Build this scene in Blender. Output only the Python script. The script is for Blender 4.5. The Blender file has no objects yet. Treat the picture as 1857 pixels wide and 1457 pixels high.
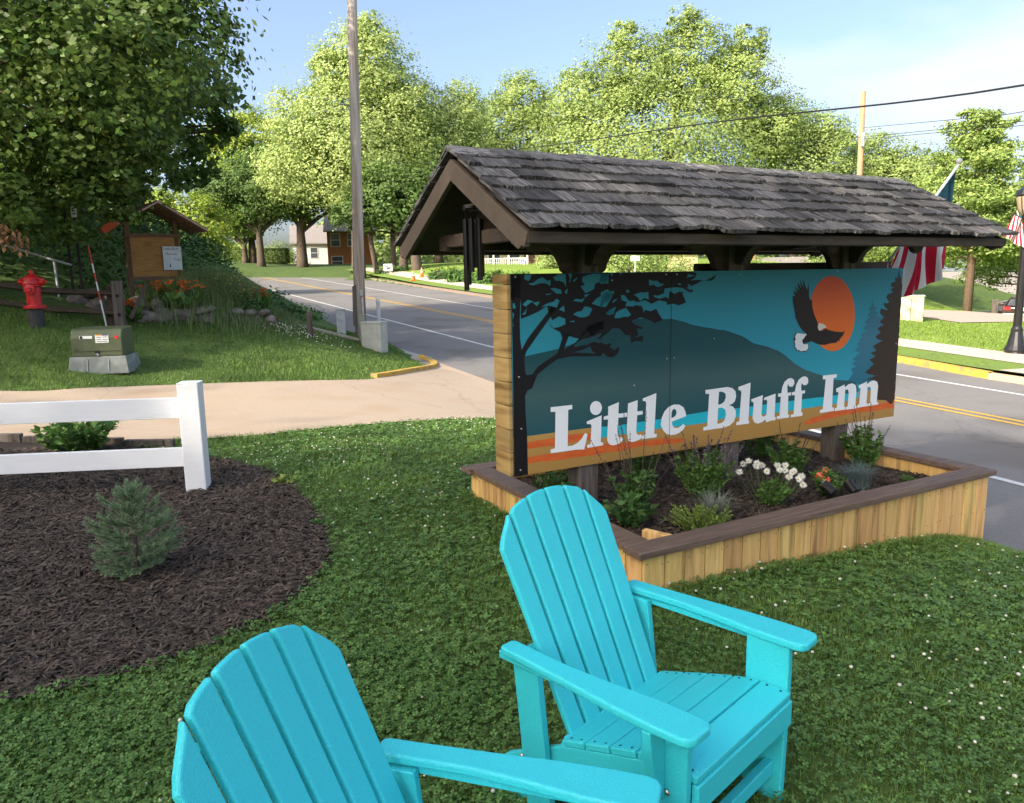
import bpy, bmesh, math, random
import numpy as np
from mathutils import Vector, Matrix, Euler
R = math.radians
random.seed(7); rng = np.random.default_rng(7)
scene = bpy.context.scene
COL = scene.collection
# ------------------------------------------------------------------ camera
CAMH = 1.66
_p, _r = 0.16314, -0.01777
_fwd = np.array([0, math.cos(_p), -math.sin(_p)]); _u0 = np.array([0, math.sin(_p), math.cos(_p)]); _r0 = np.array([1.0, 0, 0])
_rt = math.cos(_r)*_r0 + math.sin(_r)*_u0; _up = -math.sin(_r)*_r0 + math.cos(_r)*_u0
cam = bpy.data.cameras.new('camera'); camo = bpy.data.objects.new('camera', cam); COL.objects.link(camo)
cam.sensor_width = 36; cam.lens = 36*1363.2/1857; cam.clip_start = 0.05; cam.clip_end = 2000
camo.matrix_world = Matrix(((_rt[0], _up[0], -_fwd[0], 0), (_rt[1], _up[1], -_fwd[1], 0), (_rt[2], _up[2], -_fwd[2], CAMH), (0, 0, 0, 1)))
scene.camera = camo
# ------------------------------------------------------------------ sky, sun, exposure
SUN_EL, SUN_DIR = R(31), (0.75, 0.6614)        # horizontal direction in which the light travels
w = bpy.data.worlds.new('World'); scene.world = w; w.use_nodes = True
nt = w.node_tree; nd = nt.nodes; lk = nt.links
bg = nd['Background']; bg.inputs['Strength'].default_value = 0.15
sky = nd.new('ShaderNodeTexSky'); sky.sky_type = 'NISHITA'; sky.sun_disc = False
sky.sun_elevation = SUN_EL
sky.sun_rotation = math.atan2(-SUN_DIR[0], -SUN_DIR[1])
sky.air_density = 0.75; sky.dust_density = 5.0; sky.ozone_density = 1.0
tc = nd.new('ShaderNodeTexCoord'); mp = nd.new('ShaderNodeMapping'); mp.inputs['Scale'].default_value = (1, 1, 3.2); mp.inputs['Location'].default_value = (5.08, 2.22, 1.44)
nz = nd.new('ShaderNodeTexNoise'); nz.inputs['Scale'].default_value = 1.7; nz.inputs['Detail'].default_value = 7; nz.inputs['Roughness'].default_value = 0.55
rp = nd.new('ShaderNodeValToRGB'); rp.color_ramp.elements[0].position = 0.49; rp.color_ramp.elements[1].position = 0.70
rp.color_ramp.elements[0].color = (0, 0, 0, 1); rp.color_ramp.elements[1].color = (0.85, 0.85, 0.85, 1)
mx = nd.new('ShaderNodeMix'); mx.data_type = 'RGBA'
lk.new(tc.outputs['Generated'], mp.inputs['Vector']); lk.new(mp.outputs['Vector'], nz.inputs['Vector']); lk.new(nz.outputs['Fac'], rp.inputs['Fac'])
lk.new(rp.outputs['Color'], mx.inputs['Factor']); lk.new(sky.outputs['Color'], mx.inputs[6]); mx.inputs[7].default_value = (2.7, 2.8, 3.0, 1)
lk.new(mx.outputs[2], bg.inputs['Color'])
sun = bpy.data.lights.new('sun', 'SUN'); sun.energy = 3.0; sun.angle = R(0.6); sun.color = (1.0, 0.89, 0.72)
suno = bpy.data.objects.new('sun', sun); COL.objects.link(suno)
_l = Vector((SUN_DIR[0]*math.cos(SUN_EL), SUN_DIR[1]*math.cos(SUN_EL), -math.sin(SUN_EL)))
suno.rotation_euler = _l.to_track_quat('-Z', 'Y').to_euler(); suno.location = (-5, -5, 20)
vs = scene.view_settings; vs.view_transform = 'Standard'; vs.look = 'None'; vs.gamma = 1; vs.use_curve_mapping = False; vs.exposure = 1.42
cy = scene.cycles; cy.max_bounces = 8; cy.diffuse_bounces = 4; cy.glossy_bounces = 3; cy.transmission_bounces = 6; cy.transparent_max_bounces = 8
cy.caustics_reflective = False; cy.caustics_refractive = False
# ------------------------------------------------------------------ materials
MATS = {}
def mat(name, c1, c2=None, scale=8, stretch=(1, 1, 1), rough=0.7, bump=0.0, rand=0.0, island=0.0, metal=0.0, spec=0.3, detail=5, transl=0.0, lo=0.35, hi=0.65, hue=0.0, bscale=None, c3=None, s3=2.0, coat=0.0, emit=0.0, crack=0.0):
    if name in MATS: return MATS[name]
    m = bpy.data.materials.new(name); m.use_nodes = True; MATS[name] = m
    n = m.node_tree.nodes; l = m.node_tree.links; b = n['Principled BSDF']
    b.inputs['Roughness'].default_value = rough; b.inputs['Metallic'].default_value = metal; b.inputs['Specular IOR Level'].default_value = spec
    b.inputs['Coat Weight'].default_value = coat
    c2 = c2 or c1
    tcn = n.new('ShaderNodeTexCoord'); mpn = n.new('ShaderNodeMapping'); mpn.inputs['Scale'].default_value = stretch
    l.new(tcn.outputs['Object'], mpn.inputs['Vector'])
    if rand > 0 and bump >= 0:
        oi = n.new('ShaderNodeObjectInfo'); sc = n.new('ShaderNodeVectorMath'); sc.operation = 'SCALE'; sc.inputs[0].default_value = (13.1, 7.7, 29.3)
        l.new(oi.outputs['Random'], sc.inputs['Scale']); l.new(sc.outputs[0], mpn.inputs['Location'])
    no = n.new('ShaderNodeTexNoise'); no.inputs['Scale'].default_value = scale; no.inputs['Detail'].default_value = detail; no.inputs['Roughness'].default_value = 0.6
    l.new(mpn.outputs['Vector'], no.inputs['Vector'])
    cr = n.new('ShaderNodeValToRGB'); cr.color_ramp.elements[0].position = lo; cr.color_ramp.elements[1].position = hi
    cr.color_ramp.elements[0].color = (*c1, 1); cr.color_ramp.elements[1].color = (*c2, 1)
    l.new(no.outputs['Fac'], cr.inputs['Fac']); out = cr.outputs['Color']
    if c3:
        n3 = n.new('ShaderNodeTexNoise'); n3.inputs['Scale'].default_value = s3; n3.inputs['Detail'].default_value = 3; l.new(mpn.outputs['Vector'], n3.inputs['Vector'])
        r3 = n.new('ShaderNodeValToRGB'); r3.color_ramp.elements[0].position = 0.5; r3.color_ramp.elements[1].position = 0.68
        r3.color_ramp.elements[0].color = (0, 0, 0, 1); r3.color_ramp.elements[1].color = (1, 1, 1, 1); l.new(n3.outputs['Fac'], r3.inputs['Fac'])
        m3 = n.new('ShaderNodeMix'); m3.data_type = 'RGBA'; l.new(r3.outputs['Color'], m3.inputs['Factor']); l.new(out, m3.inputs[6]); m3.inputs[7].default_value = (*c3, 1); out = m3.outputs[2]
    if crack:
        nd_ = n.new('ShaderNodeTexNoise'); nd_.inputs['Scale'].default_value = 2.5; nd_.inputs['Detail'].default_value = 6; l.new(mpn.outputs['Vector'], nd_.inputs['Vector'])
        va = n.new('ShaderNodeMix'); va.data_type = 'RGBA'; va.inputs['Factor'].default_value = .22; l.new(mpn.outputs['Vector'], va.inputs[6]); l.new(nd_.outputs['Color'], va.inputs[7])
        vo = n.new('ShaderNodeTexVoronoi'); vo.feature = 'DISTANCE_TO_EDGE'; vo.inputs['Scale'].default_value = crack; l.new(va.outputs[2], vo.inputs['Vector'])
        rc = n.new('ShaderNodeValToRGB'); rc.color_ramp.elements[0].position = .0008; rc.color_ramp.elements[1].position = .0045; rc.color_ramp.elements[0].color = (.55, .53, .5, 1); rc.color_ramp.elements[1].color = (1, 1, 1, 1); l.new(vo.outputs['Distance'], rc.inputs['Fac'])
        mc = n.new('ShaderNodeMix'); mc.data_type = 'RGBA'; mc.blend_type = 'MULTIPLY'; mc.inputs['Factor'].default_value = .4; l.new(out, mc.inputs[6]); l.new(rc.outputs['Color'], mc.inputs[7]); out = mc.outputs[2]
    if rand or island:
        hv = n.new('ShaderNodeHueSaturation')
        if island:
            g = n.new('ShaderNodeNewGeometry'); src = g.outputs['Random Per Island']; amt = island
        else:
            oi2 = n.new('ShaderNodeObjectInfo'); src = oi2.outputs['Random']; amt = rand
        mr = n.new('ShaderNodeMapRange'); mr.inputs['To Min'].default_value = 1-amt; mr.inputs['To Max'].default_value = 1+amt
        l.new(src, mr.inputs['Value']); l.new(mr.outputs[0], hv.inputs['Value'])
        if hue:
            m2 = n.new('ShaderNodeMath'); m2.operation = 'MULTIPLY'; m2.inputs[1].default_value = 7.31; fr = n.new('ShaderNodeMath'); fr.operation = 'FRACT'
            l.new(src, m2.inputs[0]); l.new(m2.outputs[0], fr.inputs[0])
            mh = n.new('ShaderNodeMapRange'); mh.inputs['To Min'].default_value = 0.5-hue; mh.inputs['To Max'].default_value = 0.5+hue; l.new(fr.outputs[0], mh.inputs['Value']); l.new(mh.outputs[0], hv.inputs['Hue'])
        l.new(out, hv.inputs['Color']); out = hv.outputs['Color']
    l.new(out, b.inputs['Base Color'])
    if emit: l.new(out, b.inputs['Emission Color']); b.inputs['Emission Strength'].default_value = emit
    if bump > 0:
        bp = n.new('ShaderNodeBump'); bp.inputs['Strength'].default_value = bump; bp.inputs['Distance'].default_value = 0.01
        if bscale:
            nb = n.new('ShaderNodeTexNoise'); nb.inputs['Scale'].default_value = bscale; nb.inputs['Detail'].default_value = 3; l.new(mpn.outputs['Vector'], nb.inputs['Vector']); l.new(nb.outputs['Fac'], bp.inputs['Height'])
        else: l.new(no.outputs['Fac'], bp.inputs['Height'])
        l.new(bp.outputs['Normal'], b.inputs['Normal'])
    if transl > 0:
        tr = n.new('ShaderNodeBsdfTranslucent'); l.new(out, tr.inputs['Color']); ms = n.new('ShaderNodeMixShader'); ms.inputs['Fac'].default_value = transl
        o = n['Material Output']; l.new(b.outputs['BSDF'], ms.inputs[1]); l.new(tr.outputs['BSDF'], ms.inputs[2]); l.new(ms.outputs[0], o.inputs['Surface'])
    return m
# ------------------------------------------------------------------ mesh helpers
class MB:
    def __init__(s): s.v = []; s.f = []; s.mi = []; s.cur = 0
    def add(s, vs, fs):
        o = len(s.v); s.v += [tuple(map(float, q)) for q in vs]
        for f in fs: s.f.append(tuple(o+i for i in f)); s.mi.append(s.cur)
    def hexa(s, p): s.add(p, [(0,3,2,1),(4,5,6,7),(0,1,5,4),(1,2,6,5),(2,3,7,6),(3,0,4,7)])
    def box(s, c, d, M=None):
        x, y, z = d[0]/2, d[1]/2, d[2]/2
        p = [(-x,-y,-z),(x,-y,-z),(x,y,-z),(-x,y,-z),(-x,-y,z),(x,-y,z),(x,y,z),(-x,y,z)]
        if M is not None: p = [tuple(M @ Vector(q)) for q in p]
        s.hexa([(q[0]+c[0], q[1]+c[1], q[2]+c[2]) for q in p])
    def bar(s, a, b, wd, ht, up=(0,0,1)):
        a = Vector(a); b = Vector(b); d = (b-a).normalized(); r = d.cross(Vector(up)).normalized(); u = r.cross(d)
        p = []
        for q in (a, b):
            for (i, j) in ((-1,-1),(1,-1),(1,1),(-1,1)): p.append(q + r*i*wd/2 + u*j*ht/2)
        s.add(p, [(0,3,2,1),(4,5,6,7),(0,1,5,4),(1,2,6,5),(2,3,7,6),(3,0,4,7)][:] )
    def tube(s, path, rad, n=8, cap=True):
        path = [Vector(q) for q in path]; m = len(path)
        if not hasattr(rad, '__len__'): rad = [rad]*m
        o = len(s.v); prev = None
        for i, q in enumerate(path):
            d = (path[min(i+1, m-1)] - path[max(i-1, 0)]).normalized()
            a = prev if prev is not None else (Vector((1,0,0)) if abs(d.x) < .9 else Vector((0,1,0)))
            r = (a - d*a.dot(d)).normalized(); prev = r; u = d.cross(r)
            for k in range(n):
                t = 2*math.pi*k/n; s.v.append(tuple(q + r*math.cos(t)*rad[i] + u*math.sin(t)*rad[i]))
        for i in range(m-1):
            for k in range(n):
                a = o+i*n+k; b = o+i*n+(k+1) % n; s.f.append((a, b, b+n, a+n)); s.mi.append(s.cur)
        if cap:
            s.f.append(tuple(o+k for k in range(n))[::-1]); s.mi.append(s.cur); s.f.append(tuple(o+(m-1)*n+k for k in range(n))); s.mi.append(s.cur)
    def lathe(s, prof, c=(0,0,0), n=14, axis=None):
        M = axis if axis is not None else Matrix.Identity(3); o = len(s.v)
        for (r, z) in prof:
            for k in range(n):
                t = 2*math.pi*k/n; q = M @ Vector((r*math.cos(t), r*math.sin(t), z)); s.v.append((q[0]+c[0], q[1]+c[1], q[2]+c[2]))
        for i in range(len(prof)-1):
            for k in range(n):
                a = o+i*n+k; b = o+i*n+(k+1) % n; s.f.append((a, b, b+n, a+n)); s.mi.append(s.cur)
        s.f.append(tuple(o+k for k in range(n))[::-1]); s.mi.append(s.cur); s.f.append(tuple(o+(len(prof)-1)*n+k for k in range(n))); s.mi.append(s.cur)
    def prism(s, poly, org, ex, ey, ez, dep):
        org = Vector(org); ex = Vector(ex); ey = Vector(ey); ez = Vector(ez); n = len(poly)
        a = [org+ex*x+ey*y for x, y in poly]; b = [q+ez*dep for q in a]
        o = len(s.v); s.v += [tuple(q) for q in a+b]
        s.f.append(tuple(o+i for i in range(n))[::-1]); s.f.append(tuple(o+n+i for i in range(n))); s.mi += [s.cur]*2
        for i in range(n): j = (i+1) % n; s.f.append((o+i, o+j, o+n+j, o+n+i)); s.mi.append(s.cur)
    def blob(s, c, r, seed=0, sub=1, rough=.25, flat=1):
        bm = bmesh.new(); bmesh.ops.create_icosphere(bm, subdivisions=sub, radius=1); rr = random.Random(seed)
        vs = [(q.co.x*r[0]*(1+rough*(rr.random()-.5)*2)+c[0], q.co.y*r[1]*(1+rough*(rr.random()-.5)*2)+c[1], q.co.z*r[2]*(1+rough*(rr.random()-.5)*2)+c[2]) for q in bm.verts]
        bm.verts.index_update(); s.add(vs, [tuple(q.index for q in f.verts) for f in bm.faces]); bm.free()
    def mesh(s, name):
        me = bpy.data.meshes.new(name); me.from_pydata(s.v, [], s.f); me.update(); return me
    def build(s, name, m, parent=None, smooth=False, bevel=0, loc=None, rot=None, seg=2, fixn=True):
        me = s.mesh(name)
        if fixn:
            bm = bmesh.new(); bm.from_mesh(me); bmesh.ops.recalc_face_normals(bm, faces=bm.faces); bm.to_mesh(me); bm.free()
        return obj(name, me, m, parent, smooth, bevel, loc, rot, seg, s.mi if s.cur else None)
def obj(name, me, m, parent=None, smooth=False, bevel=0, loc=None, rot=None, seg=2, mi=None):
    for q in (m if isinstance(m, (list, tuple)) else [m]): me.materials.append(q)
    if mi: me.polygons.foreach_set('material_index', mi)
    if smooth:
        me.polygons.foreach_set('use_smooth', [True]*len(me.polygons))
    o = bpy.data.objects.new(name, me); COL.objects.link(o)
    if parent: o.parent = parent
    if loc: o.location = loc
    if rot: o.rotation_euler = rot
    if bevel:
        b = o.modifiers.new('bevel', 'BEVEL'); b.width = bevel; b.segments = seg; b.limit_method = 'ANGLE'; b.angle_limit = R(40)
    return o
def thing(name, label, cat, loc=(0,0,0), rotz=0, group=None):
    o = bpy.data.objects.new(name, None); COL.objects.link(o); o.location = loc; o.rotation_euler = (0,0,rotz); o.empty_display_size = .2
    return tag(o, label, cat, group)
def tag(o, label=None, cat=None, group=None, kind=None):
    if label: o['label'] = label
    if cat: o['category'] = cat
    if group: o['group'] = group
    if kind: o['kind'] = kind
    return o
def dup(root, loc=None, rotz=None, label=None, scale=None):
    r = root.copy(); COL.objects.link(r)
    if loc is not None: r.location = loc
    if rotz is not None: r.rotation_euler = (0,0,rotz)
    if scale is not None: r.scale = (scale,)*3
    if label: r['label'] = label
    for ch in list(root.children):
        c = ch.copy(); COL.objects.link(c); c.parent = r
        for g in list(ch.children):
            d = g.copy(); COL.objects.link(d); d.parent = c
    return r
def npmesh(name, V, F):
    """V (n,3), F (m,k) constant k faces"""
    me = bpy.data.meshes.new(name); V = np.asarray(V, np.float32); F = np.asarray(F, np.int32); k = F.shape[1]
    me.vertices.add(len(V)); me.vertices.foreach_set('co', V.ravel()); me.loops.add(F.size); me.loops.foreach_set('vertex_index', F.ravel())
    me.polygons.add(len(F)); me.polygons.foreach_set('loop_start', np.arange(0, F.size, k, dtype=np.int32)); me.update(calc_edges=True); return me
def text_mesh(s, size, parent, m, loc, rot, name='lettering', align='CENTER'):
    cu = bpy.data.curves.new(name, 'FONT'); cu.body = s; cu.size = size; cu.align_x = align; cu.align_y = 'CENTER'; cu.resolution_u = 3
    t = bpy.data.objects.new('tmp', cu); COL.objects.link(t); dg = bpy.context.evaluated_depsgraph_get(); me = bpy.data.meshes.new_from_object(t.evaluated_get(dg)); bpy.data.objects.remove(t)
    me.materials.clear(); return obj(name, me, m, parent, loc=loc, rot=rot)
def rotM(rz=0, rx=0, ry=0): return Euler((rx, ry, rz)).to_matrix()
# ------------------------------------------------------------------ terrain
RH = 2.5
RD = np.array([-0.46063, 0.88659, 0.04210]); RW = np.array([0.88738, 0.46104, 0.0]); RK = np.array([0.01941, -0.03736, 0.99911])
def road_z(x, y): return CAMH+(-RH-RK[0]*x-RK[1]*y)/RK[2]
def RP(t, q): return RD[0]*t+RW[0]*q-RH*RK[0], RD[1]*t+RW[1]*q-RH*RK[1]
def rq(x, y): return RW[0]*(x+RH*RK[0])+RW[1]*(y+RH*RK[1])
def rtt(x, y): return (RD[0]*(x+RH*RK[0])+RD[1]*(y+RH*RK[1]))/(RD[0]**2+RD[1]**2)
CP=[(0,-6,0),(-6,-6,.1),(6,-6,-.3),(.5,2,0),(-1.2,2.5,.02),(2.5,2,-.03),(.64,3.54,.06),(1.96,4.26,-.01),(3.3,4.98,-.25),(-.35,5.4,.075),
(4.6,3.2,-.40),(2.2,6.9,-.12),(-2.5,5.75,.05),(-5,4,.12),(-5.2,7.6,.1),(-3.1,7.9,0),(-2,8.5,-.02),(-.19,9.0,-.07),(1.0,9.3,-.2),
(-5.9,11,.15),(-2.95,12.2,0),(-9,10.5,.4),(-9,7.5,.35),(-12,9.5,.8),(-5.9,12,.32),(-7.96,12.7,.95),(-7.15,14.3,.85),(-6.1,15.9,.9),(-3.6,18.1,.33),(-4.6,15,.5),(-2.6,14,.02),
(-14,14,3),(-14,22,4.5),(-20,8,4),(-10,20,2.2),(-9.5,28,1.7),(-16,34,3.2),(-7,24,1.1),(-13.5,36,1.9),(-30,20,9),(-26,40,8)]
for t in (-10,-4,0,3,6,9,12,16,20,25,30,40,50,60):
    for q in (6.0,10,16):
        if q==6 and 9<t<14: continue
        x,y=RP(t,q); CP.append((x,y,road_z(x,y)-(.0)))
for t,q,dz in [(-15,24,-.5),(-5,24,-.6),(5,24,-.5),(15,24,-.2),(25,24,.2),(40,24,.3),(60,24,.9),(0,40,-1.9),(15,40,-1.0),(30,40,-.7),(34,60,-3.1),(45,40,.6),(60,40,1.1),(-20,40,-1.8),(-15,60,-2.8),(20,65,-3.4),(50,65,1),(80,30,1.0),(80,10,1.0),(90,60,0),(-40,20,-.5),(-40,60,-2.5)]:
    x,y=RP(t,q); CP.append((x,y,road_z(x,y)+dz))
CP = np.array(CP, float)
def _U(r2): return np.where(r2 > 1e-9, r2*np.log(r2+1e-12), 0)*.5
_d = ((CP[:, None, :2]-CP[None, :, :2])**2).sum(-1); _n = len(CP)
_P = np.c_[np.ones(_n), CP[:, :2]]
_C = np.linalg.solve(np.block([[_U(_d)+np.eye(_n)*.05, _P], [_P.T, np.zeros((3, 3))]]), np.r_[CP[:, 2], 0, 0, 0])
def tz(x, y):
    x = np.asarray(x, float); y = np.asarray(y, float); sh = x.shape; p = np.c_[x.ravel(), y.ravel()]; out = np.empty(len(p))
    for i in range(0, len(p), 20000):
        q = p[i:i+20000]; d = ((q[:, None]-CP[None, :, :2])**2).sum(-1); out[i:i+20000] = _U(d)@_C[:-3]+_C[-3]+q@_C[-2:]
    return out.reshape(sh)
def gz(x, y): return float(tz(np.array([x]), np.array([y]))[0])
def inpoly(x, y, poly):
    x = np.asarray(x); y = np.asarray(y); c = np.zeros(x.shape, bool); n = len(poly)
    for i in range(n):
        x0, y0 = poly[i]; x1, y1 = poly[(i+1) % n]
        if y0 == y1: continue
        c ^= ((y0 > y) != (y1 > y)) & (x < (x1-x0)*(y-y0)/(y1-y0)+x0)
    return c
def smooth_line(pts, n=6, closed=False):
    out = []; m = len(pts); P = [np.array(q, float) for q in pts]
    for i in range(m if closed else m-1):
        if closed: a, b, c, d = P[(i-1) % m], P[i], P[(i+1) % m], P[(i+2) % m]
        else: a, b, c, d = P[max(i-1, 0)], P[i], P[i+1], P[min(i+2, m-1)]
        for k in range(n):
            t = k/n; out.append(.5*((2*b)+(c-a)*t+(2*a-5*b+4*c-d)*t*t+(3*b-a-3*c+d)*t**3))
    if not closed: out.append(P[-1])
    return [tuple(q) for q in out]
def kerb_q(t): return np.interp(t, [-30, 8.7, 11.2, 36, 56, 90], [14.6, 15.1, 15.6, 17.2, 18.3, 19.5])
DRIVE_N = smooth_line([(-14, 7.1), (-9, 7.25), (-5.2, 7.56), (-3.15, 7.94), (-2.09, 8.51), (-.2, 9.3), (2.05, 9.45)], 8)
DRIVE_F = smooth_line([(-14, 9.9), (-10, 10.05), (-7.04, 10.35), (-5.93, 11.0), (-3.01, 12.4), (-2.2, 13.5), (-1.62, 16.7)], 8)
DRIVE = DRIVE_N + DRIVE_F[::-1]
MULCH = smooth_line([(-6, 2.0), (-4, 1.8), (-2.6, 2.35), (-2.03, 2.75), (-1.52, 3.04), (-1.24, 3.42), (-1.10, 3.85), (-1.12, 4.3), (-1.35, 4.95), (-1.64, 5.52), (-2.1, 6.25), (-2.83, 6.84), (-3.7, 7.3), (-5.2, 7.4), (-8, 7.0), (-8, 3)], 6, True)
# sign / planter frame
SA = np.array([0.6374, 3.5428]); SU = np.array([.87959, .47574]); SV = np.array([-.47574, .87959]); CAPZ = 0.305
def sw(s, v, z=0): q = SA+SU*s+SV*v; return (q[0], q[1], z)
PL, PW = 3.04, 2.09
PLANTER = [sw(.03, .03)[:2], sw(PL-.03, .03)[:2], sw(PL-.03, PW-.03)[:2], sw(.03, PW-.03)[:2]]
SROT = math.atan2(SU[1], SU[0])
# ================================================================== THE SETTING
m_soil = mat('lawn_soil', (.05, .085, .02), (.09, .15, .035), scale=3.5, rough=.95, bump=.4, c3=(.085, .13, .028), s3=.35)
m_asph = mat('asphalt', (.165, .16, .155), (.225, .217, .207), scale=60, rough=.9, bump=.25, c3=(.155, .142, .128), s3=.5, crack=.30)
m_drive = mat('driveway_paving', (.36, .285, .215), (.44, .355, .275), scale=45, rough=.92, bump=.3, c3=(.38, .29, .21), s3=.8, crack=.38)
m_conc = mat('concrete', (.36, .32, .27), (.46, .42, .36), scale=14, rough=.9, bump=.2)
m_white = mat('white_road_paint', (.55, .55, .53), (.66, .66, .63), scale=20, rough=.75)
m_yel = mat('yellow_road_paint', (.50, .30, .05), (.62, .38, .07), scale=20, rough=.75)
m_kyel = mat('yellow_kerb_paint', (.48, .30, .05), (.58, .38, .07), scale=9, rough=.75, bump=.1, c3=(.30, .22, .11), s3=6)
def axis(parts):
    out = []
    for a, b, st in parts: out += list(np.arange(a, b, st))
    return np.array(out+[parts[-1][1]])
gx = axis([(-420, -60, 30), (-60, -16, 4), (-16, 10, .3), (10, 40, 2), (40, 460, 30)])
gy = axis([(-160, -10, 15), (-10, 20, .3), (20, 60, 1.0), (60, 120, 6), (120, 600, 40)])
GX, GY = np.meshgrid(gx, gy)
def bound(x, y):
    # the fitted heights are good out to about 90 m; beyond that the land levels out
    d = np.hypot(x, y); k = np.minimum(1, 85/np.maximum(d, 1e-6)); return tz(x*k, y*k)
GZ = bound(GX, GY)
q_ = rq(GX, GY); t_ = rtt(GX, GY)
on = (q_ > 5.95) & (q_ < kerb_q(t_)+.1) & (t_ > -40) & (t_ < 70)
GZ = np.where(on, road_z(GX, GY)-.06, GZ)
nx_, ny_ = len(gx), len(gy); idx = np.arange(nx_*ny_).reshape(ny_, nx_)
F = np.stack([idx[:-1, :-1], idx[:-1, 1:], idx[1:, 1:], idx[1:, :-1]], -1).reshape(-1, 4)
g = obj('ground', npmesh('ground', np.c_[GX.ravel(), GY.ravel(), GZ.ravel()], F), m_soil, smooth=True); tag(g, kind='structure')
# road
ts = np.arange(-40, 71, 1.0); rows = []
for t in ts:
    for k in range(13):
        qq = 5.8+(kerb_q(t)-5.8)*k/12; x, y = RP(t, qq); rows.append((x, y, road_z(x, y)))
idx = np.arange(len(rows)).reshape(len(ts), 13); F = np.stack([idx[:-1, :-1], idx[:-1, 1:], idx[1:, 1:], idx[1:, :-1]], -1).reshape(-1, 4)[:, ::-1]
road = tag(obj('road', npmesh('road', rows, F), m_asph), kind='structure')
def stripe(name, qf, wd, m, t0=-38, t1=69):
    V = []; tt = np.arange(t0, t1+.1, 1.0)
    for t in tt:
        for s in (-1, 1):
            x, y = RP(t, qf(t)+s*wd/2); V.append((x, y, road_z(x, y)+.006))
    i = np.arange(len(tt)-1)*2; F = np.stack([i, i+1, i+3, i+2], -1)[:, ::-1]
    return obj(name, npmesh(name, V, F), m, road)
stripe('white_line', lambda t: 8.53, .11, m_white); stripe('white_line', lambda t: np.interp(t, [0, 10, 40, 60], [13.9, 13.98, 14.3, 14.6]), .11, m_white)
stripe('yellow_line', lambda t: 11.50, .10, m_yel); stripe('yellow_line', lambda t: 11.74, .10, m_yel)
# far kerb: plain and yellow stretches
def kerb(name, t0, t1, m, qf, wd=.16, ht=.13, step=1.0, parent=None):
    mb = MB(); tt = np.arange(t0, t1+.01, step); prev = None
    for t in tt:
        x, y = RP(t, qf(t)+.005); x2, y2 = RP(t, qf(t)+wd); z = road_z(x, y)
        cur = [(x, y, z-.1), (x, y, z+ht), (x2, y2, z+ht+.01), (x2, y2, z-.1)]
        if prev:
            o = len(mb.v); mb.v += prev+cur; mb.f += [(o, o+1, o+5, o+4), (o+1, o+2, o+6, o+5), (o+2, o+3, o+7, o+6)]; mb.mi += [0]*3
        prev = cur
    return tag(mb.build(name, m), kind='structure')
kerb('kerb', -38, 5.4, m_conc, kerb_q); kerb('kerb', 5.4, 8.6, mat('kerb_ramp', (.50, .36, .22), (.60, .45, .30), scale=12, rough=.9), kerb_q, ht=.11, step=.4)
kerb('yellow_kerb', 8.6, 30, m_kyel, kerb_q); kerb('kerb', 30, 69, mat('brown_kerb', (.20, .15, .11), (.28, .22, .17), scale=10, rough=.9), kerb_q)
# far verge and sidewalk
m_walk = mat('sidewalk_concrete', (.48, .41, .33), (.56, .49, .40), scale=10, rough=.9, bump=.15)
def zf_(t, qq, x, y):
    g_ = gz(x, y); k = min(1, max(0, (qq-WALK_B(t))/7)); return max(g_, road_z(x, y))*(1-k)+g_*k
def strip_sheet(name, t0, t1, qa, qb, dz, m, n=4):
    V = []; tt = np.arange(t0, t1+.1, 1.0)
    for t in tt:
        for k in range(n+1):
            qq = qa(t)+(qb(t)-qa(t))*k/n; x, y = RP(t, qq); V.append((x, y, zf_(t, qq, x, y)+dz))
    idx = np.arange(len(V)).reshape(len(tt), n+1); F = np.stack([idx[:-1, :-1], idx[:-1, 1:], idx[1:, 1:], idx[1:, :-1]], -1).reshape(-1, 4)[:, ::-1]
    return tag(obj(name, npmesh(name, V, F), m), kind='structure')
m_verge = mat('verge_turf', (.12, .19, .025), (.18, .27, .05), scale=30, rough=.95, bump=.5, c3=(.14, .20, .05), s3=1.5)
m_farlawn = mat('far_lawn_turf', (.14, .22, .025), (.20, .30, .045), scale=25, rough=.95, bump=.4, c3=(.23, .32, .06), s3=.6)
WALK_A = lambda t: np.interp(t, [-30, 6, 12, 36, 60], [16.2, 16.5, 17.15, 18.6, 19.6]); WALK_B = lambda t: WALK_A(t)+1.45
strip_sheet('verge', -38, 69, lambda t: kerb_q(t)+.16, WALK_A, .14, m_verge); strip_sheet('sidewalk', -38, 69, WALK_A, WALK_B, .15, m_walk)
strip_sheet('paved_ramp', 5.5, 8.6, lambda t: kerb_q(t)+.16, WALK_A, .155, m_walk)
strip_sheet('far_lawn', -38, 69, WALK_B, lambda t: WALK_B(t)+40, .11, m_farlawn, n=40)
strip_sheet('far_driveway', 16.5, 20.5, lambda t: WALK_B(t)+8, lambda t: WALK_B(t)+19, .135, mat('far_drive', (.42, .31, .25), (.5, .38, .31), scale=12, rough=.9), n=10)
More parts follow.
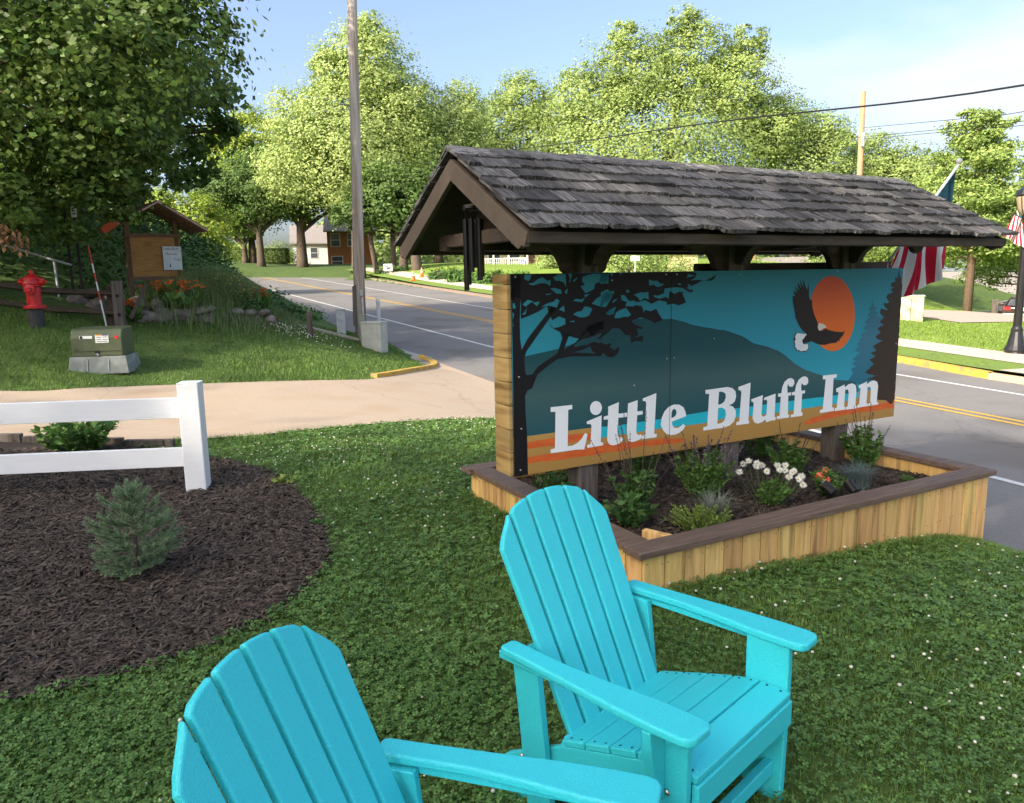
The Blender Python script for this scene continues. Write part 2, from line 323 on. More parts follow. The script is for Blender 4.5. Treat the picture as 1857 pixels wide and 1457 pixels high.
# driveway ribbon
def arc(pts, n):
    P = np.array(pts); d = np.r_[0, np.cumsum(np.hypot(*np.diff(P, axis=0).T))]; t = np.linspace(0, d[-1], n); return np.c_[np.interp(t, d, P[:, 0]), np.interp(t, d, P[:, 1])]
a, b = arc(DRIVE_N, 90), arc(DRIVE_F, 90); V = []
for i in range(90):
    for k in range(17): p = a[i]+(b[i]-a[i])*k/16; V.append(p)
V = np.array(V); Z = tz(V[:, 0], V[:, 1])+.018; Z = np.maximum(Z, np.where(rq(V[:, 0], V[:, 1]) > 5.7, road_z(V[:, 0], V[:, 1])+.006, -9))
idx = np.arange(len(V)).reshape(90, 17); F = np.stack([idx[:-1, :-1], idx[:-1, 1:], idx[1:, 1:], idx[1:, :-1]], -1).reshape(-1, 4)[:, ::-1]
tag(obj('driveway', npmesh('driveway', np.c_[V, Z], F), m_drive), kind='structure')
# kerb round the nose of the grass island
def path_box(name, pts, wd, z0, z1, m, zf=None, parent=None):
    mb = MB(); P = np.array(pts); prev = None
    for i in range(len(P)):
        d = P[min(i+1, len(P)-1)]-P[max(i-1, 0)]; d = d/np.hypot(*d); n = np.array([-d[1], d[0]])*wd/2; zz = (zf or gz)(*P[i])
        cur = [(*(P[i]-n), zz+z0), (*(P[i]-n*.85), zz+z1), (*(P[i]+n*.85), zz+z1), (*(P[i]+n), zz+z0)]
        if prev:
            o = len(mb.v); mb.v += prev+cur; mb.f += [(o+j, o+j+1, o+j+5, o+j+4) for j in range(3)]; mb.mi += [0]*3
        else: o = len(mb.v); mb.v += cur; mb.f.append((o, o+1, o+2, o+3)); mb.mi.append(0)
        prev = cur
    o = len(mb.v); mb.v += prev; mb.f.append((o+3, o+2, o+1, o)); mb.mi.append(0)
    return mb.build(name, m, parent, smooth=False)
nose = smooth_line([(-2.42, 13.1), (-2.15, 13.75), (-1.83, 15.0), (-1.68, 16.1), (-1.78, 16.9), (-2.1, 17.4)], 6)
tag(path_box('yellow_kerb', nose, .16, -.1, .075, m_kyel), kind='structure')
gut = smooth_line([(-2.0, 17.25), (-2.9, 18.7), (-4.2, 21.2)], 6)
tag(path_box('gutter', gut, .5, -.1, .02, m_conc, zf=lambda x, y: road_z(x, y)), kind='structure')
edge = smooth_line([(-6.3, 17.2), (-5.3, 17.1), (-4.05, 17.15), (-3.5, 17.3)], 5)
tag(path_box('concrete_edging', edge, .14, -.1, .06, m_conc), kind='structure')
# mulch bed sheet
m_mulch = mat('mulch', (.022, .016, .014), (.055, .042, .035), scale=30, rough=.95, bump=.8)
def poly_sheet(name, poly, zf, m, st=.2):
    bm = bmesh.new(); vs_ = [bm.verts.new((x, y, 0)) for x, y in poly]; f = bm.faces.new(vs_); 
    bmesh.ops.triangulate(bm, faces=[f])
    for it in range(5):
        es = [e for e in bm.edges if e.calc_length() > st*2.5]
        if not es: break
        bmesh.ops.subdivide_edges(bm, edges=es, cuts=1); bmesh.ops.triangulate(bm, faces=[q for q in bm.faces if len(q.verts) > 3])
    C = np.array([q.co[:2] for q in bm.verts]); Z = zf(C[:, 0], C[:, 1])
    for q, z in zip(bm.verts, Z): q.co.z = z
    me = bpy.data.meshes.new(name); bmesh.ops.recalc_face_normals(bm, faces=bm.faces); bm.to_mesh(me); bm.free()
    return obj(name, me, m)
tag(poly_sheet('mulch_bed', MULCH, lambda x, y: tz(x, y)+.02, m_mulch), kind='structure')
ART={
'white':[[729,3320,1166,3317,1168,3098,1085,3083,1070,1181,1167,1167,1268,1269,1362,1470,1429,1745,1490,1675,1418,876,1266,923,721,934,719,1126,808,1164,825,3061,730,3077],[1793,2928,1782,2827,1762,2742,1734,2678,1701,2641,1664,2633,1628,2656,1595,2707,1568,2782,1549,2876,1539,2979,1540,3085,1550,3184,1570,3269,1598,3333,1631,3371,1667,3379,1703,3357,1736,3307,1764,3232,1783,3139,1793,3034],[1469,2347,1791,2581,1771,1136,1826,1104,1820,947,1480,932,1477,1092,1550,1125,1571,2084,1552,2185,1474,2212],[1930,3005,2165,3182,2157,2557,2351,2557,2350,2328,2157,2324,2139,1493,2144,1368,2168,1276,2203,1233,2239,1249,2278,1170,2266,1062,2182,927,2113,875,2044,868,1986,905,1938,1022,1910,1213,1927,2319,1833,2327,1834,2495,1928,2535],[2370,3048,2590,3177,2581,2556,2707,2550,2707,2353,2581,2345,2560,1486,2570,1358,2600,1263,2635,1235,2676,1255,2698,1136,2666,998,2563,913,2462,892,2392,979,2350,1158,2342,1368],[2703,3227,3020,3446,2980,1182,3043,1149,3035,959,2686,971,2690,1149,2758,1189,2785,2946,2765,3061,2707,3093],[3134,1633,3154,2030,3217,2362,3312,2584,3441,2686,3570,2647,3680,2460,3732,2171,3748,1934,3400,1718,3411,1536,3466,1353,3553,1322,3629,1408,3684,1518,3729,1363,3685,1182,3598,1032,3489,954,3381,958,3273,1074,3187,1310],[4218,3301,4788,3335,4916,3243,5004,3040,5028,2714,4996,2434,4925,2295,4840,2257,4956,2125,5025,1878,5034,1552,4993,1242,4880,1022,4723,948,4187,948,4191,1149,4287,1178,4316,3056,4220,3083],[5080,3263,5408,3446,5384,1174,5406,1134,5402,971,5054,980,5058,1174,5130,1195,5165,2945,5135,3049,5082,3083],[5441,2432,5763,2601,5742,1452,5756,1328,5787,1278,5842,1300,5887,1372,5891,2201,5859,2310,5798,2281,5802,2425,6126,2598,6122,1194,6154,1116,6150,949,6032,955,5884,892,5860,1080,5770,944,5649,886,5557,984,5494,1236,5513,2117,5497,2252,5452,2279],[6195,2565,6289,2585,6314,2979,6372,3264,6480,3437,6576,3440,6652,3293,6662,3055,6608,2887,6521,2924,6470,3092,6457,2907,6473,2554,6581,2564,6581,2368,6498,2358,6507,1204,6550,1156,6543,988,6187,991,6185,1174,6263,1182,6276,2368,6198,2377],[6600,2545,6687,2575,6721,3006,6787,3293,6882,3438,6980,3462,7064,3325,7080,3049,7023,2893,6941,2914,6883,3052,6870,2831,6882,2576,6996,2579,6993,2388,6908,2378,6906,1212,6950,1164,6947,978,6595,970,6592,1142,6679,1162,6691,2351,6604,2362],[7521,3385,7962,3369,7960,3152,7863,3141,7864,1247,7924,1207,7940,989,7480,980,7486,1181,7568,1198,7616,3119,7527,3141],[7966,2433,8233,2631,8238,2446,8369,2624,8494,2649,8600,2493,8633,2182,8631,1134,8669,1100,8673,939,8320,955,8316,1122,8369,1156,8382,2093,8341,2290,8263,2268,8254,1177,8298,1142,8302,968,7954,970,7960,1160,8013,1180,8043,2165,7971,2220],[8706,2465,8982,2654,8976,2467,9102,2638,9214,2668,9331,2543,9370,2239,9352,1174,9411,1119,9414,992,9065,987,9068,1148,9124,1182,9124,2107,9094,2261,9008,2255,9000,1190,9050,1138,9054,983,8694,969,8697,1150,8751,1192,8771,2253,8711,2290]],
'hillhole':[[3385,1932,3388,2257,3416,2410,3459,2437,3498,2343,3507,2167,3475,2014],[4570,3110,4663,3091,4740,2955,4750,2730,4710,2488,4640,2382,4556,2357]],
'waterhole':[[4558,2166,4670,2150,4748,1998,4768,1704,4752,1516,4552,1443]],
'sandhole':[[4552,1443,4752,1516,4720,1347,4664,1258,4545,1234]],
'hill':[[15,5907,241,5998,548,6116,894,6251,1186,6443,1434,6730,1771,7009,2170,7573,2752,7561,3145,7465,3361,7462,3439,7409,3677,7232,3838,7082,4167,6887,4334,6815,4558,6680,4677,6654,5145,6241,5470,5750,5866,5489,6173,5182,6383,4853,6671,4283,6999,3840,7520,3378,7906,3016,8615,2759,8714,2037,8239,1996,7550,1999,6961,2017,5450,1993,4999,2005,4257,2038,3144,1958,2344,1933,2146,1895,1778,1962,1551,1986,1091,1996,491,1986,0,1976]],
'water':[[1782,1961,2146,1895,2344,1933,3144,1958,4257,2038,4999,2005,5450,1993,6961,2017,7550,1999,8239,1996,8714,2037,8725,1621,7903,1431,6972,1410,5957,1398,5004,1458,4171,1375,3144,1426,2342,1393,2046,1380,1779,1360]],
'sand':[[0,1976,491,1986,1091,1996,1551,1986,1778,1962,2146,1895,2344,1933,3144,1958,4257,2038,4999,2005,5450,1993,6961,2017,7550,1999,8239,1996,8714,2037,10000,2037,10000,0,0,0,0,1976]],
'orange':[[247,1654,486,1691,802,1696,1089,1757,1329,1749,1572,1679,1566,1371,1326,1355,1086,1348,799,1303,484,1327,235,1328],[238,889,479,910,717,915,958,847,1224,929,1489,1002,1707,974,1926,1017,2143,975,2346,918,2549,887,2752,854,2954,833,3216,853,3473,717,3725,663,3710,472,3458,453,3207,510,2956,484,2752,580,2549,565,2345,521,2142,485,1923,543,1705,487,1487,509,1220,523,953,499,714,521,476,575,232,553],[6985,509,7277,764,7505,766,7729,921,7956,983,8184,977,8387,1016,8590,983,8793,988,8996,1001,9199,921,9400,1014,9602,1052,9801,1141,9998,1170,9995,606,9704,582,9414,595,9177,563,8941,611,8705,672,8468,595,8234,609,8004,549,7773,532,7545,433,7286,372,7023,372]],
'black':[[1,9999,190,9992,155,7760,158,6864,183,6333,295,6841,430,7272,688,8069,795,8436,899,8426,729,7799,440,6816,274,6240,233,5944,238,5334,261,5061,377,5071,484,5431,879,6043,1009,7030,1131,7010,1002,6175,1252,6521,1509,7346,1831,7539,1828,6901,1633,6772,1313,6336,1631,6350,1374,6103,1186,6022,1790,5821,1790,5716,1122,5822,876,5732,662,5390,480,5045,370,4377,281,4285,234,4028,239,3172,262,2064,269,0,0,0,17,5537],[12,10000,114,10000,216,10000,318,10000,420,10000,523,10000,625,10000,727,10000,829,9997,932,9995,1034,9992,1136,9989,1238,9986,1341,9983,1443,9981,1545,9978,1647,9975,1750,9972,1852,9969,1954,9967,2056,9968,2158,9970,2260,9972,2363,9973,2465,9975,2567,9977,2669,9978,2771,9980,2873,9982,2976,9983,3078,9985,3180,9987,3282,9988,3384,9990,3486,9992,3588,9994,3691,9995,3793,9997,3937,9892,3902,9661,3764,9458,3802,9499,3971,9526,4159,9483,4289,9610,4434,9805,4450,9865,4365,9540,4284,9455,4077,9486,3954,9332,3829,9213,3698,9116,3780,8994,3867,9011,3825,8830,3710,8928,3606,9108,3484,9144,3359,9147,3178,9093,3167,8849,3031,8730,2920,8781,2945,8667,3076,8560,3207,8658,3282,8535,3295,8971,3415,8797,3535,8912,3664,8850,3598,8822,3697,8308,3514,8163,3391,8277,3245,8226,3234,8378,3052,8484,2883,8312,2734,8527,2646,8277,2676,8135,2712,7849,2737,8009,2866,7915,2993,8035,3049,7766,3146,7429,2951,7259,2869,7432,2754,7536,2644,7614,2543,7555,2428,7452,2518,7237,2691,7076,2662,6983,2562,7059,2596,6698,2500,6546,2700,6641,2698,6324,2527,6384,2430,6285,2413,6688,2301,6739,2228,6971,2139,7125,2015,7123,1920,6896,1745,6606,1571,6653,1703,6820,1846,7029,1760,7082,1666,6955,1576,6726,1495,7074,1391,6829,1335,6693,1245,6738,1107,6871,1054,6780,989,6653,936,7092,869,7182,760,7356,725,7553,797,7307,916,7342,1043,7467,1038,7740,914,7875,784,7698,721,7981,676,8403,503,8151,318,7958,181,7841,176,8151,186,8462,170,8857,0,8787,0,9095,4,9403,8,9711],[1741,6401,1880,6495,1998,6316,1963,6168,2054,5980,2161,6145,2177,5926,2074,5644,2006,5607,1910,5658,1829,5859,1738,5732,1668,5864,1581,6027,1538,6355,1404,6398,1518,6484,1633,6485],[1753,6645,1906,6480,2079,6530,1911,6320]],
'gap':[[264,9957,391,9952,364,9751,332,9645,245,9759],[322,9518,424,9565,509,9730,602,9819,688,9640,755,9687,747,9387,652,9522,556,9537,466,9462,399,9432],[799,9806,926,9971,1044,9947,1051,9730,1058,9543,1057,9304,1018,9535,924,9631,853,9631],[1108,9965,1179,9942,1152,9646,1116,9486,1138,9731],[1217,9671,1295,9789,1254,9635,1188,9544],[744,9270,833,9285,956,9182,973,8995,863,9006],[669,9006,786,9013,662,8939],[1021,9076,1097,9264,1070,8958],[1379,9581,1390,9792,1465,9871,1542,9909,1618,9946,1698,9933,1778,9920,1857,9907,1937,9893,1927,9425,1838,9481,1749,9522,1650,9457,1628,9175,1548,9085,1448,8975,1348,9342,1444,9393],[1187,8623,1266,8722,1355,8660,1440,8756,1381,8537,1288,8573],[1423,8901,1540,8934,1445,8776],[1579,8448,1686,8705,1772,8806,1815,8980,1888,9017,1962,9052,2059,9022,1988,8732,1901,8386,1783,8264,1670,8362],[1198,7941,1274,8065,1370,8082,1426,8309,1494,8303,1592,8184,1523,7847,1426,7763,1328,7777],[1111,7591,1217,7628,1223,7548],[913,8214,1014,8414,1028,8079],[211,8531,315,8757,442,8626,379,8621,314,8518,268,8416],[410,8592,544,8642,482,8414],[558,8349,634,8471,714,8563,803,8603,858,8750,927,8656,866,8315,740,8415,648,8409],[199,8032,256,8182,294,8366,267,8063],[27,8612,64,8598,83,8356,28,8361],[21,8169,54,8090,21,7789,35,7470,23,7472,22,7705,22,7937],[1883,7917,1955,8086,2060,8145,2044,7862,1967,7843],[1761,9902,1850,9907,1939,9912,1917,9586,1842,9443,1752,9438,1753,9670],[2816,9388,2821,9611,2905,9519,2865,9505,2996,9533,3080,9381,3167,9340,3097,9227,3006,9194,2918,9329,2833,9268],[1776,9001,1910,9147,1986,8952,2038,9071,1999,8742,1943,8500,1878,8251,1753,8266,1765,8489,1764,8713],[2198,8819,2281,8812,2380,8494,2474,8527,2544,8428,2640,8450,2723,8524,2638,8215,2542,8286,2461,8213,2365,8239,2296,8228,2327,8470,2217,8562],[2484,8828,2557,8882,2629,8937,2706,8923,2806,8949,2817,8527,2716,8656,2628,8468,2576,8662],[2015,8427,2034,8566,2137,8675,2074,8529],[1891,7890,1949,8069,2024,8151,2089,8230,2052,7970,1961,7813],[2057,7655,2095,7930,2172,8053,2315,8143,2428,7776,2352,7682,2273,7703,2157,7629],[2317,9121,2362,9070,2393,8977,2319,8936],[3692,9661,3731,9843,3881,9773,3843,9719],[3720,9271,3782,9295,3796,9024],[3474,9317,3553,9366,3557,9256],[2974,9108,3052,9065,3127,9092,3052,9075],[1967,9944,2015,9777,2023,9959],[2162,9937,2233,9952,2190,9852]],
'hillgap':[[1205,6336,1280,6529,1388,6655,1530,6714,1652,6798,1754,6907,1788,6891,1753,6750,1693,6613,1608,6482,1524,6403,1440,6376,1341,6332,1225,6271],[1795,6523,1847,6640,1914,6756,1996,6869,2037,6799,2036,6545,1990,6383,1899,6314,1832,6326,1790,6418]],
'sun':[[8447,7210,8454,6867,8445,6531,8421,6209,8382,5909,8330,5637,8264,5400,8188,5202,8102,5047,8009,4938,7910,4878,7807,4867,7704,4905,7602,4991,7502,5122,7408,5296,7321,5507,7242,5753,7174,6027,7117,6324,7072,6638,7040,6962,7022,7291,7018,7618,7027,7937,7051,8241,7088,8527,7137,8786,7198,9016,7269,9212,7350,9369,7438,9484,7532,9555,7631,9580,7732,9558,7834,9490,7934,9375,8030,9216,8121,9016,8203,8778,8277,8507,8339,8209,8389,7888,8426,7553]],
'dark':[[6510,8767,6641,8605,6552,9003,6686,8721,6625,9251,6754,8837,6697,9391,6813,8881,6786,9434,6922,8729,6961,9185,6981,8385,7017,8163,7083,8133,7097,7741,7168,7241,7275,6783,7293,6532,7361,6223,7435,6237,7532,6358,7635,6232,7841,6110,8074,6038,8162,6143,8114,5981,8149,5908,8077,5884,8119,5775,8041,5772,8057,5646,7992,5667,8009,5485,7944,5522,7908,5400,7704,5385,7529,5315,7353,5371,7202,5524,7127,5612,6863,5484,6823,5689,6972,6084,6823,6353,6722,6661,6620,7113,6576,7601,6521,8088,6504,8424,6585,8442],[6654,6232,6984,6092,6835,5701,6863,5459,7032,5479,7048,5177,6973,5002,6819,5002,6693,5105,6607,5397,6620,5503,6592,5704,6601,6015]],
'tail':[[6674,6195,6968,6075,6835,5701,6875,5467,7018,5451,7030,5205,6968,5043,6931,5075,6823,5041,6750,5134,6706,5142,6626,5403,6643,5499,6611,5700,6648,5792,6621,5983]],
'head':[[7326,6701,7426,6663,7515,6550,7561,6393,7469,6367,7421,6314,7373,6221,7309,6305,7286,6483]],
'brown':[[9846,9826,9906,9416,9950,9418,9946,9056,10000,8948,10000,8664,9986,8400,9987,8146,9997,7893,10000,7639,9995,7386,9984,7132,10000,6879,9994,6625,9984,6371,9996,6118,10000,5864,9995,5611,10000,5357,9986,5104,9994,4850,10000,4596,9984,4343,9995,4089,10000,3836,9987,3582,9984,3329,9984,3075,9985,2821,9994,2568,9992,2314,9996,2061,9999,1807,9981,1554,10000,1289,9951,1036,9880,856,9784,1006,9693,1183,9593,1246,9489,1261,9380,1333,9340,1562,9332,1831,9304,2056,9287,2329,9269,2556,9176,2710,9076,2744,8975,2758,8874,2869,8972,2799,9064,2856,9158,2887,9250,2990,9347,2991,9243,2960,9146,3064,9052,3100,8965,3200,8884,3250,8958,3382,9035,3491,9102,3663,9180,3747,9104,3921,9015,4114,9107,4160,9207,4286,9128,4413,9051,4493,9144,4595,9246,4623,9174,4820,9094,4956,9180,5045,9267,5134,9355,5210,9452,5257,9343,5329,9248,5408,9176,5550,9257,5707,9350,5827,9227,6113,9333,6238,9447,6294,9292,6536,9429,6815,9290,7088,9301,7385,9385,7374,9469,7289,9547,7291,9416,7566,9385,7792,9493,7714,9586,7774,9473,8154,9520,8342,9612,8346,9691,8499,9588,8602,9736,8768,9606,8798,9613,9031,9764,9160,9719,9426,9833,9319,9842,9581]],
'pine':[[8991,8054,9048,7639,9133,7489,9230,7473,9079,7321,9157,7197,9229,7140,9178,7000,9251,6848,9338,6863,9407,6760,9443,6513,9422,6248,9454,6000,9462,5744,9477,5490,9474,5231,9483,4976,9465,4712,9488,4461,9507,4209,9490,3946,9531,3700,9538,3444,9517,3179,9526,2924,9545,2672,9558,2475,9471,2318,9373,2369,9282,2297,9189,2245,9096,2217,8999,2085,8921,2202,8840,2303,8766,2447,8688,2561,8608,2668,8515,2724,8428,2844,8343,2862,8428,3112,8498,3333,8419,3595,8498,3676,8575,3704,8504,3862,8424,4012,8513,4023,8595,4080,8444,4249,8560,4374,8673,4607,8506,4776,8580,4905,8661,5087,8525,5220,8675,5296,8599,5551,8689,5513,8779,5612,8679,5766,8785,5929,8891,5992,8740,6244,8890,6436,8773,6542,8873,6738,8982,6855,8870,6990,8984,7270,8872,7409,8989,7597]],
}
# ================================================================== ROOFED SIGN
m_pine = mat('treated_pine', (.60, .37, .12), (.80, .53, .21), scale=5, stretch=(6, 6, .5), rough=.65, bump=.12, rand=.16, hue=.012, c3=(.36, .22, .08), s3=3.0, lo=.3, hi=.7)
m_pineh = mat('treated_pine_end', (.36, .23, .075), (.55, .38, .16), scale=5, stretch=(.8, .8, 7), rough=.65, bump=.12, rand=.15, c3=(.22, .13, .04), s3=2.5, lo=.3, hi=.7)
m_cap = mat('brown_stained_wood', (.115, .074, .056), (.20, .14, .108), scale=6, stretch=(.8, 9, 9), rough=.6, bump=.15, rand=.1, c3=(.13, .095, .075), s3=2)
m_dkwood = mat('dark_brown_wood', (.055, .040, .030), (.085, .064, .049), scale=7, stretch=(1, 6, 6), rough=.7, bump=.1)
m_rake = mat('taupe_painted_wood', (.105, .080, .060), (.130, .102, .078), scale=9, rough=.65, bump=.08)
m_post = mat('weathered_post_wood', (.095, .078, .066), (.175, .150, .130), scale=6, stretch=(9, 9, .6), rough=.85, bump=.35, c3=(.06, .045, .035), s3=3)
m_shing = mat('weathered_shingle', (.024, .0225, .021), (.21, .20, .188), scale=6, stretch=(22, 1.3, 6), rough=.9, bump=1.0, rand=.55, c3=(.028, .025, .023), s3=5, lo=.32, hi=.68)
sign = thing('roofed_sign', 'long painted inn sign with eagle and sunset under a dark shingle roof', 'sign', (*SA, 0), SROT)
S0, S1, PV, ZB, ZT = -.125, 3.493, 1.10, .462, 1.682
# posts
for s in (.44, 1.69, 2.88):
    mb = MB(); mb.box((s, 1.19, 1.0), (.15, .135, 1.75)); mb.build('post', m_post, sign, bevel=.006)
PT = ZT-ZB; PLn = S1-S0
seam = S0+PLn*.334
m_board = mat('sign_board_edge', (.02, .02, .022), rough=.6)
panels = []
for a, b in ((S0, seam-.0015), (seam+.0015, S1)):
    mb = MB(); mb.box(((a+b)/2, PV+.006, (ZB+ZT)/2), (b-a, .012, PT)); panels.append(mb.build('sign_panel', m_board, sign))
# painted picture: thin printed layers on the panel face
def grad(name, stops, rough=.5):
    m = bpy.data.materials.new(name); m.use_nodes = True; n = m.node_tree.nodes; l = m.node_tree.links; b = n['Principled BSDF']; b.inputs['Roughness'].default_value = rough; b.inputs['Specular IOR Level'].default_value = .16
    t = n.new('ShaderNodeTexCoord'); sx = n.new('ShaderNodeSeparateXYZ'); mr = n.new('ShaderNodeMapRange'); mr.inputs['From Min'].default_value = ZB; mr.inputs['From Max'].default_value = ZT
    no = n.new('ShaderNodeTexNoise'); no.inputs['Scale'].default_value = 2.2; no.inputs['Detail'].default_value = 4; ad = n.new('ShaderNodeMath'); ad.operation = 'MULTIPLY_ADD'; ad.inputs[1].default_value = .10
    cr = n.new('ShaderNodeValToRGB'); e = cr.color_ramp.elements
    while len(e) < len(stops): e.new(.5)
    for q, (p, c) in zip(e, stops): q.position = p; q.color = (*c, 1)
    l.new(t.outputs['Object'], sx.inputs[0]); l.new(sx.outputs['Z'], mr.inputs['Value']); l.new(t.outputs['Object'], no.inputs['Vector']); l.new(no.outputs['Fac'], ad.inputs[0]); l.new(mr.outputs[0], ad.inputs[2]); l.new(ad.outputs[0], cr.inputs['Fac']); l.new(cr.outputs['Color'], b.inputs['Base Color']); return m
g_sky = grad('painted_sky', [(.25, (.045, .40, .52)), (.55, (.032, .31, .42)), (1.0, (.034, .23, .31))])
g_hill = grad('painted_hill', [(.2, (.014, .095, .118)), (.45, (.06, .125, .128)), (.62, (.018, .08, .095)), (.9, (.016, .072, .09))])
g_sand = grad('painted_sand', [(0, (.40, .23, .065)), (.3, (.56, .31, .09))])
def flat(name, c, r=.5): return mat(name, c, tuple(q*1.06 for q in c), scale=5, rough=r, spec=.16)
LAYERS = [('sky', 'painted_sky', g_sky, 0), ('hill', 'painted_hill', g_hill, 1), ('sand', 'painted_sand', g_sand, 1), ('water', 'painted_river', flat('painted_river', (.025, .50, .62)), 2), ('orange', 'painted_stripe', mat('painted_orange', (.66, .115, .03), (.74, .17, .04), scale=9, stretch=(1, 1, 5), rough=.5, spec=.16), 2),
 ('sun', 'painted_sun', grad('painted_sun', [(.4, (.80, .20, .03)), (.75, (.76, .15, .03)), (1.0, (.55, .08, .035))]), 2), ('pine', 'painted_far_pine', grad('painted_far_pine', [(.3, (.025, .17, .25)), (.6, (.055, .20, .29)), (.9, (.03, .14, .2))]), 3),
 ('black', 'painted_tree', flat('painted_black', (.014, .013, .015)), 3), ('gap', 'painted_sky_gap', g_sky, 4), ('hillgap', 'painted_hill_gap', g_hill, 4), ('brown', 'painted_pine', flat('painted_brown', (.050, .034, .026)), 4), ('dark', 'painted_eagle', flat('painted_eagle_dark', (.024, .018, .017)), 5),
 ('tail', 'painted_tail', flat('painted_white', (.70, .74, .76)), 6), ('head', 'painted_head', flat('painted_white2', (.66, .62, .56)), 6), ('white', 'letter', mat('white_letter_vinyl', (.90, .92, .93), (.93, .94, .95), scale=3, rough=.5, spec=.2), 6), ('hillhole', 'letter_opening', g_hill, 7), ('waterhole', 'letter_opening', MATS['painted_river'], 7), ('sandhole', 'letter_opening', g_sand, 7)]
ART['sky'] = [[0, 0, 10000, 0, 10000, 10000, 0, 10000]]
LET = 'L i_dot i t t l e B l u f f I n n'.split()
for key, nm, m, lay in LAYERS:
    for k, q in enumerate(ART[key]):
        bm = bmesh.new(); pts = [(q[i]/1e4, q[i+1]/1e4) for i in range(0, len(q), 2)]
        dz = PV-.0005*(lay+1)
        vs_ = []; last = None
        for uu, ww in pts:
            if last and abs(last[0]-uu) < 1e-4 and abs(last[1]-ww) < 1e-4: continue
            vs_.append(bm.verts.new((S0+uu*PLn, dz, ZB+ww*PT))); last = (uu, ww)
        e_ = [bm.edges.new((vs_[i], vs_[(i+1) % len(vs_)])) for i in range(len(vs_))]
        bmesh.ops.triangle_fill(bm, edges=e_, use_beauty=True, use_dissolve=False)
        me = bpy.data.meshes.new(nm); bm.to_mesh(me); bm.free()
        o = obj(nm, me, m, panels[0 if (sum(p[0] for p in pts)/len(pts)) < .334 else 1])
        if nm == 'letter': o['label'] = 'white letter %s painted on the sign' % LET[k].replace('i_dot', 'i dot')
mb = MB(); mb.box((seam, PV-.0052, (ZB+ZT)/2), (.0022, .0012, PT-.002)); mb.build('panel_seam', m_board, sign)
m_screw = mat('screw_steel', (.5, .5, .52), rough=.35, metal=.9)
for (u_, w_) in [(.008, .985), (.012, .03), (.012, .5), (.015, .24), (.32, .985), (.345, .985), (.5, .98), (.62, .02), (.325, .53), (.342, .53), (.44, .62), (.78, .985), (.992, .985), (.99, .5), (.99, .03), (.43, .02), (.16, .03), (.2, .96), (.25, .4)]:
    mb = MB(); mb.lathe([(.006, 0), (.006, .003), (.003, .0045)], (S0+u_*PLn, PV-.0045, ZB+w_*PT), 8, rotM(0, R(90))); mb.build('screw', m_screw, sign, smooth=True)
# plank cladding on the near end
hts = [.062]+[.1445]*8; z = ZT
for i, h in enumerate(hts):
    mb = MB(); mb.box((S0-.012, (PV+1.285)/2+.004, z-h/2), (.024, 1.285-PV-.008+.012, h-.004)); mb.build('end_plank', m_pineh, sign, bevel=.003); z -= h
mb = MB(); mb.box((S0+.09, 1.20, ZT-.62), (.09, .15, 1.15)); mb.build('end_stud', m_post, sign)
mb = MB(); mb.box((1.75, 1.292, (ZB+ZT)/2), (PLn-.12, .012, PT-.02)); mb.build('back_panel', m_board, sign)
mb = MB(); mb.box((2.60, 1.36, ZT+.005), (2.15, .05, .10)); mb.build('back_rail', m_dkwood, sign, bevel=.004)
# roof
RS0, RS1, VE0, VE1, ZE, ZR = -.444, 3.575, .326, 2.117, 1.888, 2.372
VM = (VE0+VE1)/2; RUN = VM-VE0; RISE = ZR-ZE; SL = math.hypot(RUN, RISE); PITCH = math.atan2(RISE, RUN)
roof = obj('roof', (lambda b: (b.prism([(VE0+.05, ZE-.022), (VM, ZR-.05), (VE1-.05, ZE-.022), (VE1-.05, ZE-.05), (VM, ZR-.08), (VE0+.05, ZE-.05)], (RS0+.03, 0, 0), (0, 1, 0), (0, 0, 1), (1, 0, 0), RS1-RS0-.06), b.mesh('roof'))[1])(MB()), m_dkwood, sign)
m_ridge = mat('weathered_ridge', (.055, .052, .049), (.30, .29, .275), scale=6, stretch=(2.5, 12, 6), rough=.9, bump=.6, rand=.35, c3=(.05, .046, .042), s3=5, lo=.3, hi=.7)
def shingle_mesh(wd, ln, seed):
    rr = random.Random(seed); mb = MB(); n = 5; th = .020
    xs = [-wd/2+wd*i/(n-1) for i in range(n)]
    lo = [-ln/2-rr.uniform(-.004, .012) for _ in xs]; lo[0] += rr.choice([0, 0, .012]); lo[-1] += rr.choice([0, 0, .015])
    zt = [th*rr.uniform(.75, 1.25) for _ in xs]; lift = rr.uniform(0, .004)
    for i, x in enumerate(xs):
        mb.v += [(x, lo[i], lift*(1 if i > 2 else .4)), (x, lo[i], zt[i]+lift), (x, ln/2, zt[i]*.5), (x, ln/2, 0)]
    for i in range(n-1):
        a, b = i*4, (i+1)*4; mb.f += [(a, b, b+1, a+1), (a+1, b+1, b+2, a+2), (a+2, b+2, b+3, a+3), (a+3, b+3, b, a)]
    mb.f += [(0, 1, 2, 3), (4*n-1, 4*n-2, 4*n-3, 4*n-4)]; mb.mi = [0]*len(mb.f); me = mb.mesh('shingle'); me.materials.append(m_shing); return me
widths = [.085, .11, .13, .15, .17, .20, .23]
SH = {wd: [shingle_mesh(wd-.005, .30, int(wd*1000)+k) for k in range(3)] for wd in widths}
rr = random.Random(11); EXPO = SL/6.75; back = MB()
